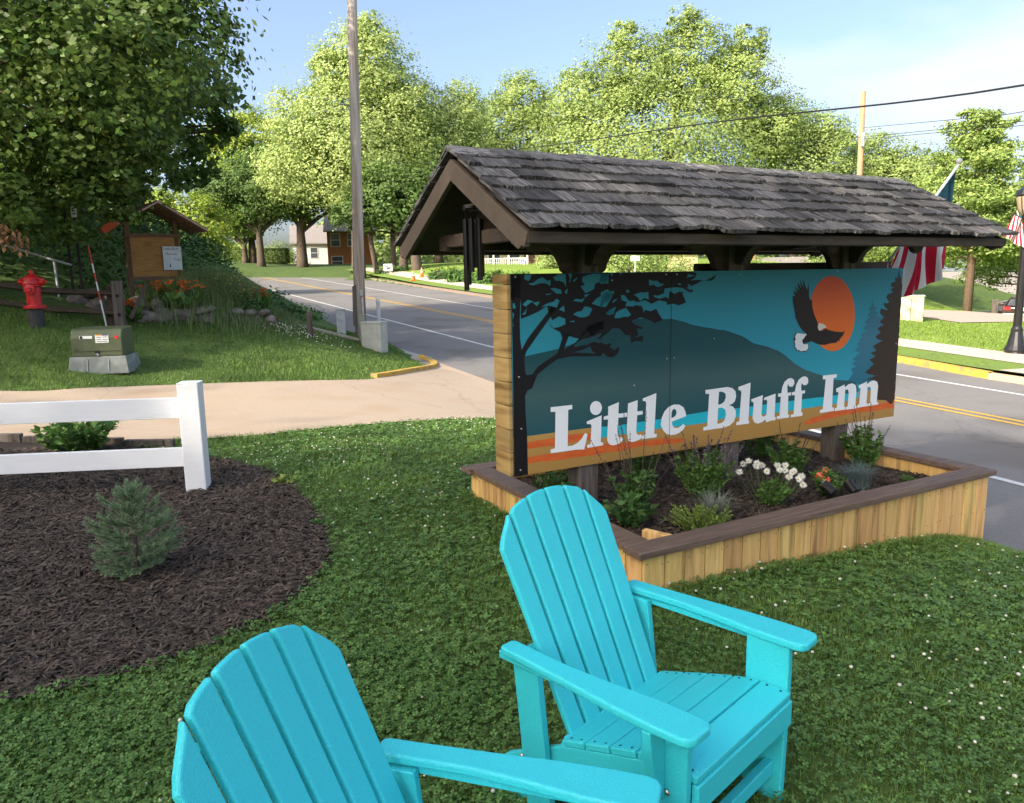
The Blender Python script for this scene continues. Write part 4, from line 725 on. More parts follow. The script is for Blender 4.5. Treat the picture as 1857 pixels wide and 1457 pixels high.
daisies('white daisies blooming behind the planter front edge', sw(1.46, .54, pz), [(-.20, .02, .22), (-.13, .06, .28), (-.10, .0, .26), (-.15, .1, .25), (-.04, .06, .25), (-.02, .02, .22), (.06, .06, .25), (.09, .0, .23), (.11, .05, .25), (.13, -.02, .22), (.16, .03, .215), (.18, -.04, .20), (.15, -.07, .19), (.20, .0, .18), (.10, -.05, .2), (.17, -.1, .16), (.06, .01, .23), (-.08, .04, .27)], m_petal, m_ctr)
daisies('red and cream flowers beside the small spotlight', sw(1.95, .50, pz), [(-.06, -.02, .14), (.0, .02, .16), (-.03, -.05, .12)], mat('red_petal', (.60, .05, .03), (.75, .30, .15), scale=30, rough=.6), m_ctr, r=.034)
# spotlights in the planter
m_blk = mat('black_plastic', (.012, .012, .013), rough=.4)
m_lens = mat('spot_lens', (.75, .75, .72), rough=.2)
def spot(label, pos, rz):
    t = thing('garden_spotlight', label, 'spotlight', pos, rz, 'planter spotlights'); A = rotM(0, R(-55))
    mb = MB(); mb.lathe([(.022, -.05), (.032, -.04), (.034, .04), (.036, .045)], (0, 0, .07), 12, A); mb.build('housing', m_blk, t, smooth=False)
    mb = MB(); mb.lathe([(.031, .0455), (.030, .047)], (0, 0, .07), 12, A); mb.build('lens', m_lens, t)
    mb = MB(); mb.tube([(0, 0, -.05), (0, 0, .05)], .006, 6); mb.build('stake', m_blk, t); return t
spot('small black spotlight with pale lens beside the red flowers', sw(1.84, .40, pz+.02), SROT+R(20)); spot('dark spotlight tucked behind the planter front cap near the red flowers', sw(1.98, .33, pz+.02), SROT+R(-10))
mb = MB(); mb.blob((0, 0, .02), (.07, .05, .04), 5, 2, .12); tag(mb.build('rock', mat('grey_rock', (.28, .27, .26), (.40, .38, .36), scale=20, rough=.9), None, loc=sw(2.07, .30, pz)), 'rounded grey rock by the spotlights in the planter', 'rock')
# hydrangea behind the fence
hp = (-4.15, 7.05); hz = gz(*hp)
hy = stem_plant('hydrangea_shrub', 'leafy hydrangea with pale flower heads behind the white fence', 'shrub', (*hp, hz), .38, .34, 34, .10, m_leafm, 26, None)
fh = []
for (x, y, z) in [(-.32, .05, .40), (-.26, .1, .42), (.18, .1, .40), (.1, .05, .43), (.38, .05, .30), (-.35, 0, .33)]:
    fh.append(np.array([x, y, z])+rng.normal(0, .025, (60, 3))*np.array([1.4, 1.4, .6]))
V, F = flatleaves(np.concatenate(fh), .016); obj('flower_heads', npmesh('flower_heads', V, F), mat('pale_green_petal', (.45, .52, .30), (.6, .64, .42), scale=20, rough=.7), hy)
# ================================================================== THINGS ON THE ISLAND AND THE HILLSIDE
m_red = mat('hydrant_red', (.42, .006, .010), (.50, .010, .014), scale=9, rough=.38, bump=.06, spec=.5)
def ground(x, y, dz=0): return (x, y, gz(x, y)+dz)
hy_ = thing('fire_hydrant', 'bright red fire hydrant on a dark grey standpipe left of the rail fence', 'hydrant', ground(-8.05, 12.85))
mb = MB(); mb.lathe([(.125, -.1), (.125, .30)], (0, 0, 0), 18); mb.build('standpipe', mat('dark_iron', (.03, .03, .033), (.05, .05, .052), scale=20, rough=.6), hy_, smooth=False)
mb = MB(); mb.lathe([(.17, .30), (.17, .335), (.115, .345), (.11, .36), (.112, .66), (.15, .67), (.15, .695), (.135, .70)], (0, 0, 0), 20); mb.build('barrel', m_red, hy_, bevel=.004)
mb = MB(); mb.lathe([(.145, .70), (.15, .715), (.14, .76), (.11, .82), (.06, .865), (.035, .875), (.035, .93), (.02, .935)], (0, 0, 0), 20); mb.build('bonnet', m_red, hy_, smooth=False)
for a, r in ((0, .055), (180, .055), (-75, .075)):
    mb = MB(); A = rotM(R(a)) @ rotM(0, 0, R(90)); mb.lathe([(r*.9, .05), (r*.9, .13), (r*1.15, .135), (r*1.15, .19), (r*.5, .20), (r*.45, .235)], (0, 0, .745 if r < .07 else .62), 10, A); mb.build('nozzle_cap', m_red, hy_)
for k in range(8):
    a = k*math.pi/4; mb = MB(); mb.lathe([(.014, .325), (.014, .355)], (.147*math.cos(a), .147*math.sin(a), 0), 6); mb.build('flange_bolt', m_red, hy_)
# transformer
m_tgreen = mat('transformer_green', (.065, .085, .045), (.085, .105, .058), scale=6, rough=.5, bump=.05, c3=(.075, .092, .05), s3=2)
m_pad = mat('grey_plastic_pad', (.15, .175, .165), (.20, .22, .21), scale=8, rough=.7, c3=(.26, .28, .27), s3=4)
tp = (-6.42, 11.85); tf = thing('pad_transformer', 'olive green pad-mounted transformer box on a grey base beside the driveway', 'transformer', ground(*tp), R(10)); tf.scale = (.76, .8, .84)
mb = MB(); mb.hexa([(-.58, -.42, -.1), (.58, -.42, -.1), (.58, .42, -.1), (-.58, .42, -.1), (-.53, -.37, .22), (.53, -.37, .22), (.53, .37, .22), (-.53, .37, .22)]); mb.build('pad', m_pad, tf, bevel=.01)
mb = MB(); mb.prism([(-.36, .22), (-.36, .56), (-.30, .70), (-.26, .72), (.33, .74), (.36, .70), (.36, .22)], (-.48, 0, 0), (0, 1, 0), (0, 0, 1), (1, 0, 0), .96); mb.build('cabinet', m_tgreen, tf, bevel=.02)
mb = MB(); mb.box((0, -.362, .315), (.92, .006, .008)); mb.build('door_gap', m_blk, tf)
for x in (-.2, .2):
    mb = MB(); mb.box((x, -.40, .06), (.012, .02, .22), rotM(0, R(-8))); mb.build('pad_rib', mat('pale_rib', (.42, .44, .44), rough=.7), tf)
def plate(parent, nm, c, sx, sz, m, y=-.365):
    mb = MB(); mb.box((c[0], y, c[1]), (sx, .004, sz)); return mb.build(nm, m, parent)
m_wl = mat('white_label', (.66, .70, .68), (.74, .76, .74), scale=40, rough=.5)
plate(tf, 'name_plate', (-.19, .575), .24, .05, m_wl); lb = plate(tf, 'warning_label', (.11, .545), .25, .15, m_wl)
plate(lb, 'warning_band', (.05, .61), .11, .02, mat('warning_orange', (.75, .30, .03), rough=.5), y=-.3685); plate(lb, 'notice_band', (.17, .61), .11, .02, mat('notice_blue', (.03, .06, .16), rough=.5), y=-.3685)
for k, (x, z, w_) in enumerate([(.05, .57, .08), (.17, .575, .08), (.05, .53, .09), (.17, .53, .09), (.11, .495, .2)]): plate(lb, 'print_line', (x, z), w_, .012, mat('label_print', (.18, .18, .18), rough=.6), y=-.3686)
mb = MB(); mb.lathe([(.034, 0), (.034, .004)], (.38, -.362, .565), 14, rotM(0, R(90))); mb.build('red_dot', mat('red_sticker', (.62, .02, .02), rough=.5), tf)
mb = MB(); mb.lathe([(.026, 0), (.026, .004)], (-.275, -.368, .575), 12, rotM(0, R(90))); mb.build('round_logo', m_blk, tf)
text_mesh('10', .075, tf, m_blk, (-.39, -.366, .345), (R(90), 0, 0))
mb = MB(); mb.prism([(-.05, .33), (.05, .33), (.05, .29), (.0, .24), (-.05, .29)], (0, -.366, 0), (1, 0, 0), (0, 0, 1), (0, 1, 0), .006); mb.build('lock_plate', m_blk, tf)
mb = MB(); mb.tube([(.0, -.375, .27), (.025, -.385, .25), (.02, -.385, .235), (-.02, -.385, .25), (-.02, -.38, .275)], .009, 6); mb.build('padlock', m_steel, tf)
# utility pole with equipment
m_pole = mat('weathered_pole', (.36, .315, .275), (.55, .50, .46), scale=6, stretch=(7, 7, .25), rough=.9, bump=.6, c3=(.26, .16, .09), s3=1.2)
pp_ = ground(-3.57, 17.95); pole = thing('utility_pole', 'tall weathered wooden utility pole rising out of frame beside the road', 'utility pole', pp_)
mb = MB(); mb.tube([(0, 0, -.3), (.02, 0, 1.5), (.11, 0, 5), (.28, 0, 12)], [.138, .132, .118, .095], 16); mb.build('shaft', m_pole, pole, smooth=True)
m_gal = mat('galvanised_grey', (.38, .40, .41), (.46, .48, .49), scale=8, rough=.5)
mb = MB(); mb.tube([(.10, -.14, 0), (.10, -.14, .95)], .022, 8); mb.build('conduit', m_gal, pole, smooth=True)
mb = MB(); mb.box((.09, -.15, 1.05), (.07, .05, .14)); mb.build('junction_cover', m_gal, pole, bevel=.005)
mb = MB(); mb.prism([(-.14, .3), (-.05, .25), (-.03, 1.25), (-.12, 1.2)], (0, -.155, 0), (1, 0, 0), (0, 0, 1), (0, 1, 0), .02); mb.build('splinter', m_post, pole)
m_ped = mat('beige_pedestal', (.42, .43, .38), (.50, .51, .46), scale=5, rough=.6)
def pedestal(label, pos, w_, d_, h_, m, rz=0, ribs=True):
    t = thing('utility_pedestal', label, 'pedestal', pos, rz, 'pedestals at the pole'); mb = MB(); mb.box((0, 0, h_/2-.05), (w_, d_, h_+.1)); mb.build('body', m, t, bevel=.012)
    mb = MB(); mb.box((0, 0, h_+.012), (w_+.03, d_+.03, .025)); mb.build('lid', m, t, bevel=.008)
    if ribs:
        for x in (-.32, .0, .32):
            mb = MB(); mb.box((x*w_, -d_/2-.007, h_*.5), (.03, .016, h_*.92)); mb.build('rib', m, t, bevel=.004)
        for z in (.18, .5):
            mb = MB(); mb.box((0, -d_/2-.006, h_*z), (w_*.9, .012, .03)); mb.build('band', m, t)
    return t
pedestal('ribbed beige utility pedestal in front of the wooden pole', ground(-3.05, 16.85), .46, .42, .60, m_ped, R(-12))
pedestal('narrow pale grey pedestal just left of the wooden pole', ground(-3.95, 17.6), .20, .18, .56, m_gal, R(10), False)
pedestal('slim grey green pedestal between the pole and the ribbed one', ground(-3.38, 17.2), .13, .12, .62, mat('grey_green_ped', (.27, .31, .25), rough=.6), 0, False)
vp_ = thing('vent_pipe', 'white capped grey vent pipe standing behind the ribbed pedestal', 'pipe', ground(-3.12, 17.9)); mb = MB(); mb.tube([(0, 0, -.1), (0, 0, 1.0)], .045, 12); mb.build('pipe', m_gal, vp_, smooth=True); mb = MB(); mb.lathe([(.055, .98), (.055, 1.05), (.03, 1.07)], (0, 0, 0), 12); mb.build('cap', m_wl, vp_)
gp = thing('marker_post', 'short grey wooden marker post on the grass island', 'post', ground(-4.28, 16.08)); mb = MB(); mb.box((0, 0, .22), (.11, .07, .64)); mb.build('post', m_post, gp, bevel=.008)
text_mesh('211', .06, gp, m_blk, (0.01, -.037, .42), (R(90), R(-90), 0))
# split-rail fence
rf = thing('split_rail_fence', 'dark weathered split-rail fence behind the transformer', 'fence', ground(-7.2, 13.95))
mb = MB(); mb.box((0, 0, .40), (.17, .15, .98), rotM(.2)); mb.build('post', m_post, rf, bevel=.012)
mb = MB(); mb.box((-.22, .15, .38), (.12, .14, .85), rotM(.2, 0, R(4))); mb.build('post', m_dkwood, rf, bevel=.012)
for z in (.62, .28):
    mb = MB(); mb.lathe([(.03, 0), (.03, .006)], (.03, -.082, z), 10, rotM(0, R(90))); mb.build('post_hole', m_blk, rf)
mb = MB(); mb.tube([(.05, .0, .66), (-1.2, -.12, .73), (-3.0, -.35, 1.03), (-4.2, -.5, 1.2)], [.05, .06, .06, .05], 7); mb.build('rail', m_dkwood, rf)
mb = MB(); mb.tube([(.05, .0, .30), (-1.2, -.12, .40), (-3.0, -.35, .72), (-4.2, -.5, .86)], [.05, .06, .06, .05], 7); mb.build('rail', m_dkwood, rf)
mb = MB(); mb.bar((.15, .1, .2), (.42, .25, .82), .07, .07); mb.build('brace', m_dkwood, rf)
# red and white marker pole
mk = thing('snow_marker_pole', 'thin red and white banded marker pole leaning by the fence post', 'marker pole', ground(-7.42, 13.95)); a0 = Vector((.02, -.12, 0)); a1 = Vector((-.20, -.05, 1.47)); n = 9
m_wp = mat('white_band', (.68, .68, .66), rough=.5); m_rp = mat('red_band', (.55, .06, .04), rough=.5)
for k in range(n):
    mb = MB(); mb.tube([a0.lerp(a1, k/n), a0.lerp(a1, (k+1)/n)], .014, 7); mb.build('band', m_rp if k in (3, 5, 7, 8) else m_wp, mk)
# trail signs on black posts
for (px, py, h, w_, l_, lab) in ((-8.95, 15.6, 2.02, .085, .26, 'narrow white sign with dark pictogram on a black post'), (-8.65, 15.4, 1.88, .10, .34, 'narrow white sign with lines of text on a black post')):
    t = thing('post_sign', lab, 'sign', ground(px, py), R(20), 'trail post signs'); mb = MB(); mb.box((0, 0, h/2-.1), (.05, .035, h)); mb.build('post', m_blk, t)
    mb = MB(); mb.box((0, -.025, h-.1), (w_, .008, l_)); pl = mb.build('sign_plate', m_wl, t, bevel=.003)
    for k in range(5 if w_ > .09 else 2):
        mb = MB(); mb.box((0, -.031, h-.1+l_*(.34-.16*k)), (w_*(.7 if w_ > .09 else .3), .002, .022 if w_ > .09 else .05)); mb.build('print_line', m_blk, pl)
hr = thing('hand_rail', 'pale metal handrail climbing the wooded slope', 'handrail', ground(-8.95, 15.1)); mb = MB(); mb.tube([(.30, 0, .62), (-.1, -.05, .75), (-1.5, -.1, 1.22), (-3.2, -.2, 1.75)], .022, 8); mb.build('rail', m_gal, hr, smooth=True)
mb = MB(); mb.tube([(0, 0, -.5), (-.03, 0, .74)], .022, 8); mb.build('post', m_gal, hr, smooth=True)
# trail kiosk
kz = gz(-7.0, 14.5); kk = thing('trail_kiosk', 'plywood trail notice board with posts and a striped metal roof under the leaves', 'notice board', (-7.48, 16.15, .10), R(38)); kk.scale = (.98,)*3
m_ply = mat('plywood', (.30, .145, .035), (.38, .20, .055), scale=4, stretch=(1.2, 1.2, 9), rough=.6, c3=(.26, .12, .03), s3=3)
m_kbr = mat('brown_kiosk_paint', (.13, .075, .045), (.17, .10, .06), scale=8, rough=.7)
mb = MB(); mb.box((0, 0, 2.16), (1.06, .04, .94)); mb.build('board', m_ply, kk)
for x, zt_ in ((-.50, 2.9), (.47, 2.9)):
    mb = MB(); mb.box((x, .03, zt_/2+.3), (.10, .10, zt_-.6+.55)); mb.build('post', m_kbr, kk, bevel=.006)
for z in (1.72, 2.62):
    mb = MB(); mb.box((0, -.025, z), (1.1, .03, .07)); mb.build('frame_rail', m_kbr, kk)
mb = MB(); mb.box((.35, -.05, 2.14), (.38, .015, .50)); pm_ = mb.build('map_panel', mat('map_paper', (.60, .66, .66), (.50, .56, .57), scale=6, rough=.5), kk)
m_mapink = mat('map_ink', (.16, .05, .03), rough=.6)
for s_, z, x in (('Little Bluff', 2.34, .33), ('Mounds', 2.23, .33), ('Trail', 2.11, .44)): text_mesh(s_, .075, pm_, m_mapink, (x, -.0585, z), (R(90), 0, 0))
mb = MB(); mb.prism([(.27, 1.96), (.31, 1.96), (.30, 2.0), (.292, 2.06), (.285, 2.0)], (0, -.0595, 0), (1, 0, 0), (0, 0, 1), (0, 1, 0), .002); mb.build('map_marker', m_blk, pm_)
m_roofr = mat('brown_metal_roof', (.50, .34, .28), (.58, .40, .33), scale=6, rough=.5); m_roofd = mat('dark_roof_seam', (.13, .07, .055), rough=.5)
for sd in (-1, 1):
    mb = MB(); mb.prism([(0, 3.28), (sd*.95, 2.72), (sd*.95, 2.69), (0, 3.25)], (0, -.7, 0), (1, 0, 0), (0, 0, 1), (0, 1, 0), 1.3); rfp = mb.build('roof_panel', m_roofr, kk)
    for k in range(7):
        y = -.66+k*.2; mb = MB(); mb.bar((0, y, 3.267), (sd*.95, y, 2.707), .035, .07); mb.build('roof_seam', m_roofd, rfp)
mb = MB(); mb.box((-.95, -.72, 2.74), (.32, .05, .14), rotM(0, 0, R(-35))); mb.build('orange_trim', mat('orange_trim', (.42, .07, .02), rough=.6), kk)
# rock walls
m_rock = mat('field_rock', (.15, .125, .11), (.29, .255, .23), scale=7, rough=.9, bump=.7, rand=.2, c3=(.15, .13, .12), s3=3)
def rocks(name, label, spec):
    t = thing(name, label, 'wall', ground(*spec[0][:2]))
    for k, (x, y, dz, rx, rz_) in enumerate(spec):
        mb = MB(); mb.blob((0, 0, 0), (rx, .20, rz_), 31+k, 2, .14); p = Vector((x, y, gz(x, y)+dz))-t.location
        mb.build('rock', m_rock, t, loc=p, rot=(random.uniform(-.2, .2), random.uniform(-.25, .25), R(25)+random.uniform(-.3, .3)), bevel=0)
rocks('rock_wall', 'low wall of rounded field rocks below the flower bed', [(-7.2, 14.9, .05, .26, .13), (-6.95, 15.1, .08, .24, .17), (-6.6, 15.3, .10, .30, .19), (-6.30, 15.45, .24, .28, .07), (-6.24, 15.5, .05, .22, .14), (-5.98, 15.8, .04, .16, .14), (-5.78, 15.95, .22, .17, .08), (-5.72, 15.98, .03, .15, .13), (-5.55, 16.15, .22, .14, .08), (-5.45, 16.2, .06, .15, .14), (-5.3, 16.3, .26, .13, .08), (-5.2, 16.35, .09, .13, .15)])
rocks('boulder_wall', 'stacked boulders behind the split-rail fence', [(-8.6, 15.1, .0, .24, .15), (-8.2, 15.1, .02, .24, .16), (-8.35, 15.15, .22, .2, .1), (-7.85, 15.15, .0, .22, .15), (-7.9, 15.15, .24, .2, .12), (-7.5, 15.2, .22, .2, .14), (-7.45, 15.2, .0, .22, .17), (-7.1, 15.3, .25, .15, .17)])
# day lilies and tall grass mound
def at_bed(label, x, y, h, rad, n, seed): 
    t = stem_plant('day_lilies', label, 'flowers', ground(x, y), h, rad, n, .28, m_leafm, 7, None, 'orange day lilies', up=1.2); p = []; d = []
    for k in range(int(n*1.6)):
        c = np.array([random.gauss(0, rad*.5), random.gauss(0, rad*.35), h*random.uniform(.85, 1.25)])
        for j in range(6): a = j*1.05; p.append(c); d.append((math.cos(a), math.sin(a), .6))
    V, F = leafquads(np.array(p), np.array(d), .075, .5); obj('flowers', npmesh('flowers', V, F), m_orange, t)
at_bed('large clump of orange day lilies in front of the notice board', -6.80, 15.45, .60, .55, 44, 1); at_bed('few orange day lilies at the right end of the rock wall', -5.55, 16.9, .55, .22, 10, 2); at_bed('sparse orange lilies beside the fence post', -7.3, 14.6, .35, .2, 7, 3)
def shrub(name, label, cat, pos, rad, n, leaf, m, group=None, stems=True, up=None, tilt=.8):
    """bush made of leaf clumps: pos base, rad (rx,ry,rz)"""
    t = thing(name, label, cat, pos, group=group); nc = max(10, n//90); c = rng.normal(size=(nc, 3)); c /= np.linalg.norm(c, axis=1, keepdims=True); c *= (rng.uniform(.25, 1, nc)**.45)[:, None]; c[:, 2] = np.abs(c[:, 2]*1.05)-.08
    c *= np.array(rad); i = rng.integers(0, nc, n); p = c[i]+rng.normal(size=(n, 3))*np.array(rad)*.16; p[:, 2] = np.maximum(p[:, 2], .02); V, F = flatleaves(p, rng.uniform(.6, 1.3, n)*leaf, tilt*.75, .6, p/np.array(rad)*1.1+np.array([0, 0, .45])); obj('foliage', npmesh('foliage', V, F), m, t)
    if stems:
        mb = MB()
        for k in range(min(nc, 14)): mb.tube([(0, 0, -.05), tuple(c[k]*np.array([.4, .4, .5])), tuple(c[k])], [.03*rad[2], .02*rad[2], .006*rad[2]], 5, cap=False)
        mb.build('stems', m_bark, t)
    return t
m_tallg = mat('tall_grass_blade', (.14, .20, .07), (.22, .29, .12), scale=20, rough=.7, island=.35, hue=.02, transl=.25)
tg = thing('tall_grass_clump', 'tall wild grass mound spilling down beside the notice board', 'grass clump', ground(-6.1, 17.0)); n = 16000; px_ = rng.normal(0, .85, n); py_ = rng.normal(0, .8, n); k_ = (px_+6.1*0)
hx = px_*1.0-6.1; hyy = py_+17.0; hz_ = tz(hx, hyy); hh = np.clip(1.15-.42*np.abs(px_+.55)-.1*np.abs(py_), .2, 1.25)*np.where(px_ > .3, .6, 1.0)*rng.uniform(.6, 1.1, n)*np.where(px_ > .9, .6, 1.0)
V, T = blades(np.c_[px_, py_, hz_-gz(-6.1, 17.0)], hh, np.full(n, .010), np.full(n, .55)); obj('blades', npmesh('blades', V, T), m_tallg, tg)
yf = np.c_[rng.normal(.25, .3, 240), rng.normal(-.6, .2, 240), rng.uniform(.3, .95, 240)]; V, F = flatleaves(yf, .035); obj('yellow_flowers', npmesh('yellow_flowers', V, F), mat('yellow_petal', (.6, .5, .05), rough=.6), tg)
shrub('shrub', 'dark leafy shrub on the bank where the road dips behind it', 'shrub', ground(-6.6, 19.4), (.95, .8, .58), 2600, .10, m_leafd, 'roadside shrubs'); shrub('shrub', 'spreading green shrub at the road edge left of the pole', 'shrub', ground(-5.7, 20.2), (.7, .7, .42), 1900, .10, m_leafm, 'roadside shrubs'); shrub('shrub', 'low green shrub behind the tall wild grass', 'shrub', ground(-8.4, 20.8), (1.0, .9, .6), 2200, .10, m_leafm, 'roadside shrubs')
shrub('shrub', 'low dense greenery at the foot of the rock wall', 'shrub', ground(-6.0, 15.75), (.3, .2, .28), 500, .05, m_leafd, 'roadside shrubs'); shrub('shrub', 'dark green plants crowding the bed behind the rock wall', 'shrub', ground(-6.2, 16.3), (.85, .5, .62), 2600, .07, m_leafd, 'roadside shrubs')
# ================================================================== TREES
m_lin = mat('linden_leaf', (.08, .14, .028), (.135, .21, .042), scale=20, rough=.5, island=.38, hue=.02, transl=.35)
m_mapl = mat('pale_maple_leaf', (.34, .43, .14), (.42, .52, .18), scale=20, rough=.6, island=.16, hue=.012, transl=.35)
m_map2 = mat('green_maple_leaf', (.27, .36, .105), (.35, .45, .145), scale=20, rough=.6, island=.18, hue=.012, transl=.35)
m_map3 = mat('deep_green_shaded_leaf', (.085, .15, .036), (.12, .20, .048), scale=20, rough=.6, island=.22, hue=.015, transl=.35)  # deep green; its dark tone also stands for shade on trees across the road
m_ylw = mat('spring_yellow_leaf', (.25, .34, .045), (.36, .46, .075), scale=20, rough=.55, island=.35, hue=.02, transl=.4)
m_silv = mat('silver_green_leaf', (.12, .19, .09), (.20, .28, .15), scale=20, rough=.5, island=.4, transl=.3)
m_pinen = mat('pine_needles', (.18, .27, .06), (.29, .39, .11), scale=20, rough=.6, island=.4, hue=.015, transl=.2)
def crown(cl, n, leaf, m, t, clump=70, spread=.13, tilt=.7, name='crown', core=.35, twigm=None, lightdir=None):
    """cl: ellipsoids (cx,cy,cz,rx,ry,rz); leaves gathered in clumps spread through their outer volume"""
    vol = np.array([(e[3]*e[4]*e[5])**.67 for e in cl]); vol /= vol.sum(); P = []; C = []; U = []
    for e, f in zip(cl, vol):
        m_ = int(n*f); nc = max(6, m_//clump); d = rng.normal(size=(nc, 3)); d /= np.linalg.norm(d, axis=1, keepdims=True); rr_ = rng.uniform(core**3, 1, nc)**(1/3)*rng.uniform(.84, 1.10, nc)
        c = np.array(e[:3])+d*rr_[:, None]*np.array(e[3:]); i = rng.integers(0, nc, m_); sp_ = spread*(e[3]*e[4]*e[5])**(1/3); cs_ = rng.uniform(.4, 1.6, nc)
        p = c[i]+np.clip(rng.normal(size=(m_, 3)), -1.7, 1.7)*np.array([1, 1, .62])*sp_*cs_[i][:, None]; P.append(p); C.append(c); U.append((p-np.array(e[:3]))/np.array(e[3:])*1.15+np.array([0, 0, .35]))
    P = np.concatenate(P); V, F = flatleaves(P, rng.uniform(.6, 1.35, len(P))*leaf, tilt*.68, .62, np.concatenate(U)); o = obj(name, npmesh(name, V, F), m, t); return np.concatenate(C)
def tree(name, label, pos, tr, fork, cl, n, leaf, m, group=None, clump=70, spread=.13, barkm=None, nb=16, lean=(0, 0), tilt=.7, core=.35):
    t = thing(name, label, 'tree', pos, group=group); C = crown(cl, n, leaf, m, t, clump, spread, tilt, core=core); mb = MB(); top = (lean[0], lean[1], fork); cz = np.mean([e[2] for e in cl])
    mb.tube([(0, 0, -.4), (lean[0]*.1, lean[1]*.1, fork*.15), (lean[0]*.5, lean[1]*.5, fork*.6), top, (np.mean([e[0] for e in cl]), np.mean([e[1] for e in cl]), cz)], [tr*1.35, tr*1.02, tr*.85, tr*.7, tr*.25], 10); mb.build('trunk', barkm or m_bark, t, smooth=True)
    lb = MB()
    for k in range(nb):
        c = C[(k*37) % len(C)]; b = np.array(top)*(.75+.25*random.random()); b[2] = min(b[2], c[2]); mid = (b+c)/2+np.array([0, 0, .12*abs(c[2]-b[2])]); lb.tube([b, mid, c], [tr*.42, tr*.22, tr*.05], 6, cap=False)
    lb.build('limbs', barkm or m_bark, t, smooth=True); return t
def G3(x, y): d = math.hypot(x, y); k = min(1, 85/d); return (x, y, gz(x*k, y*k))
FT = 'trees across the road'
# near linden overhanging the notice board
lp_ = (-10.6, 14.0); lg = gz(*lp_)
tree('linden_tree', 'big linden overhanging the trail notice board, filling the upper left', (*lp_, lg), .28, 2.6, [(.8, -.3, 4.7, 4.6, 3.2, 3.4), (3.6, -.4, 3.7, 2.2, 1.8, 1.5), (3.3, -.6, 2.5, 1.4, 1.2, .8), (1.0, -2.2, 2.3, 2.6, 1.4, 1.2), (4.2, .4, 5.7, 1.9, 1.8, 1.6), (-1.5, -2.6, 1.7, 1.8, 1.2, 1.0), (4.7, .3, 4.35, 1.4, 1.1, .65), (2.5, 0, 7.5, 3.2, 2.6, 2.2), (2.7, -1.0, 1.25, 1.4, .7, .55), (3.35, -.8, 1.75, 1.0, .7, .6), (3.45, -.8, 1.2, .85, .6, .5), (4.0, -.7, 1.4, .62, .6, .5), (3.8, -.4, 1.9, .8, .6, .5), (2.2, -1.2, 1.5, 1.6, .8, .7), (2.6, .6, 2.9, 2.4, 1.6, 1.2), (1.6, 2.5, 2.2, 1.8, 1.5, 1.6)], 72000, .125, m_lin, None, clump=75, spread=.16, tilt=.75, core=.45)
dl = thing('dead_branch', 'brown withered leaf branch hanging low in the linden shade', 'branch', (-8.35, 12.3, 2.55)); q = np.c_[rng.uniform(-.35, .6, 160), rng.normal(0, .08, 160), np.zeros(160)]; q[:, 2] = -.25*q[:, 0]+rng.normal(0, .09, 160); V, F = leafquads(q, rng.normal(size=(160, 3))*.6+np.array([0, 0, -1.0]), .13, .45); obj('leaves', npmesh('dead_leaves', V, F), mat('dead_leaf', (.20, .10, .045), (.32, .17, .08), scale=20, rough=.8, island=.3), dl); mb = MB(); mb.tube([(-.5, 0, .15), (.6, 0, -.15)], .012, 5); mb.build('twig', m_bark, dl)
# woods on the slope
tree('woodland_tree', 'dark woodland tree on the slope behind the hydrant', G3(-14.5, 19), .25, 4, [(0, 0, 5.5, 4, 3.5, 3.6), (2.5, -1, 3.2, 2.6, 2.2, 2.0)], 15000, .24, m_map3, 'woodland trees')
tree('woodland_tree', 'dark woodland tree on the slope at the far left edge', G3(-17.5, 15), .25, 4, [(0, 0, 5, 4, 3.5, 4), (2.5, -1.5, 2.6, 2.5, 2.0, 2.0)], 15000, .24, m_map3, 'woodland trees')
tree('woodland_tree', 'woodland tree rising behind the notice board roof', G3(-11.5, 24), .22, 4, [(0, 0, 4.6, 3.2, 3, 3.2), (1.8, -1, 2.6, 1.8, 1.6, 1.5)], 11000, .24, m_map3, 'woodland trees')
# trees beyond the road
tree('maple_tree', 'tall pale green silver maple behind the wooden utility pole', G3(-14.0, 70.6), .55, 5, [(0, 0, 11, 6.0, 5.5, 6.5), (1.8, 0, 17.5, 4.2, 4, 4.2), (-4, 0, 12.5, 3.8, 3.5, 4.0), (-5.5, 0, 8.5, 3.5, 3, 3), (4.5, 0, 13, 3.6, 3.5, 4.5), (2.0, 0, 20.3, 1.8, 1.8, 1.9), (-1.6, 0, 17.2, 2, 2, 2.6)], 84000, .25, m_mapl, FT, clump=60, spread=.16)
tree('maple_tree', 'yellow-green maple just left of the sign roof peak', G3(-7.0, 75.6), .45, 4, [(0, 0, 9, 5.5, 5, 6), (2.0, 0, 14.0, 3.4, 3.2, 3.2), (-2.5, 0, 14.5, 3, 3, 3.5)], 48000, .25, m_mapl, FT, clump=60, spread=.16)
tree('maple_tree', 'green maple between the pale maple and the largest tree', G3(1.2, 85), .45, 4, [(0, 0, 10, 5.6, 5, 7), (.5, 0, 17.0, 3.8, 3, 3.6), (-3.6, 0, 14, 3.6, 3, 4.5), (4, 0, 14, 3.6, 3, 4)], 44000, .26, m_map2, FT, clump=60)
tree('maple_tree', 'largest spreading maple above the middle of the sign roof', G3(14.9, 78.6), .8, 5, [(0, 0, 10, 12, 7, 7.5), (-6.5, 0, 15.5, 4.2, 4, 5), (-2, 0, 18.5, 4.2, 4, 4.4), (3.5, 0, 18.8, 4.4, 4, 4.8), (8, 0, 16.5, 4, 4, 4.4), (2.6, 0, 22.6, 1.9, 1.9, 2.0), (-3.6, 0, 22.0, 1.5, 1.5, 1.6), (9.0, 0, 20.6, 2.0, 2, 2.2), (11.5, 0, 12.5, 3.4, 3, 3)], 120000, .26, m_map2, FT, clump=60)
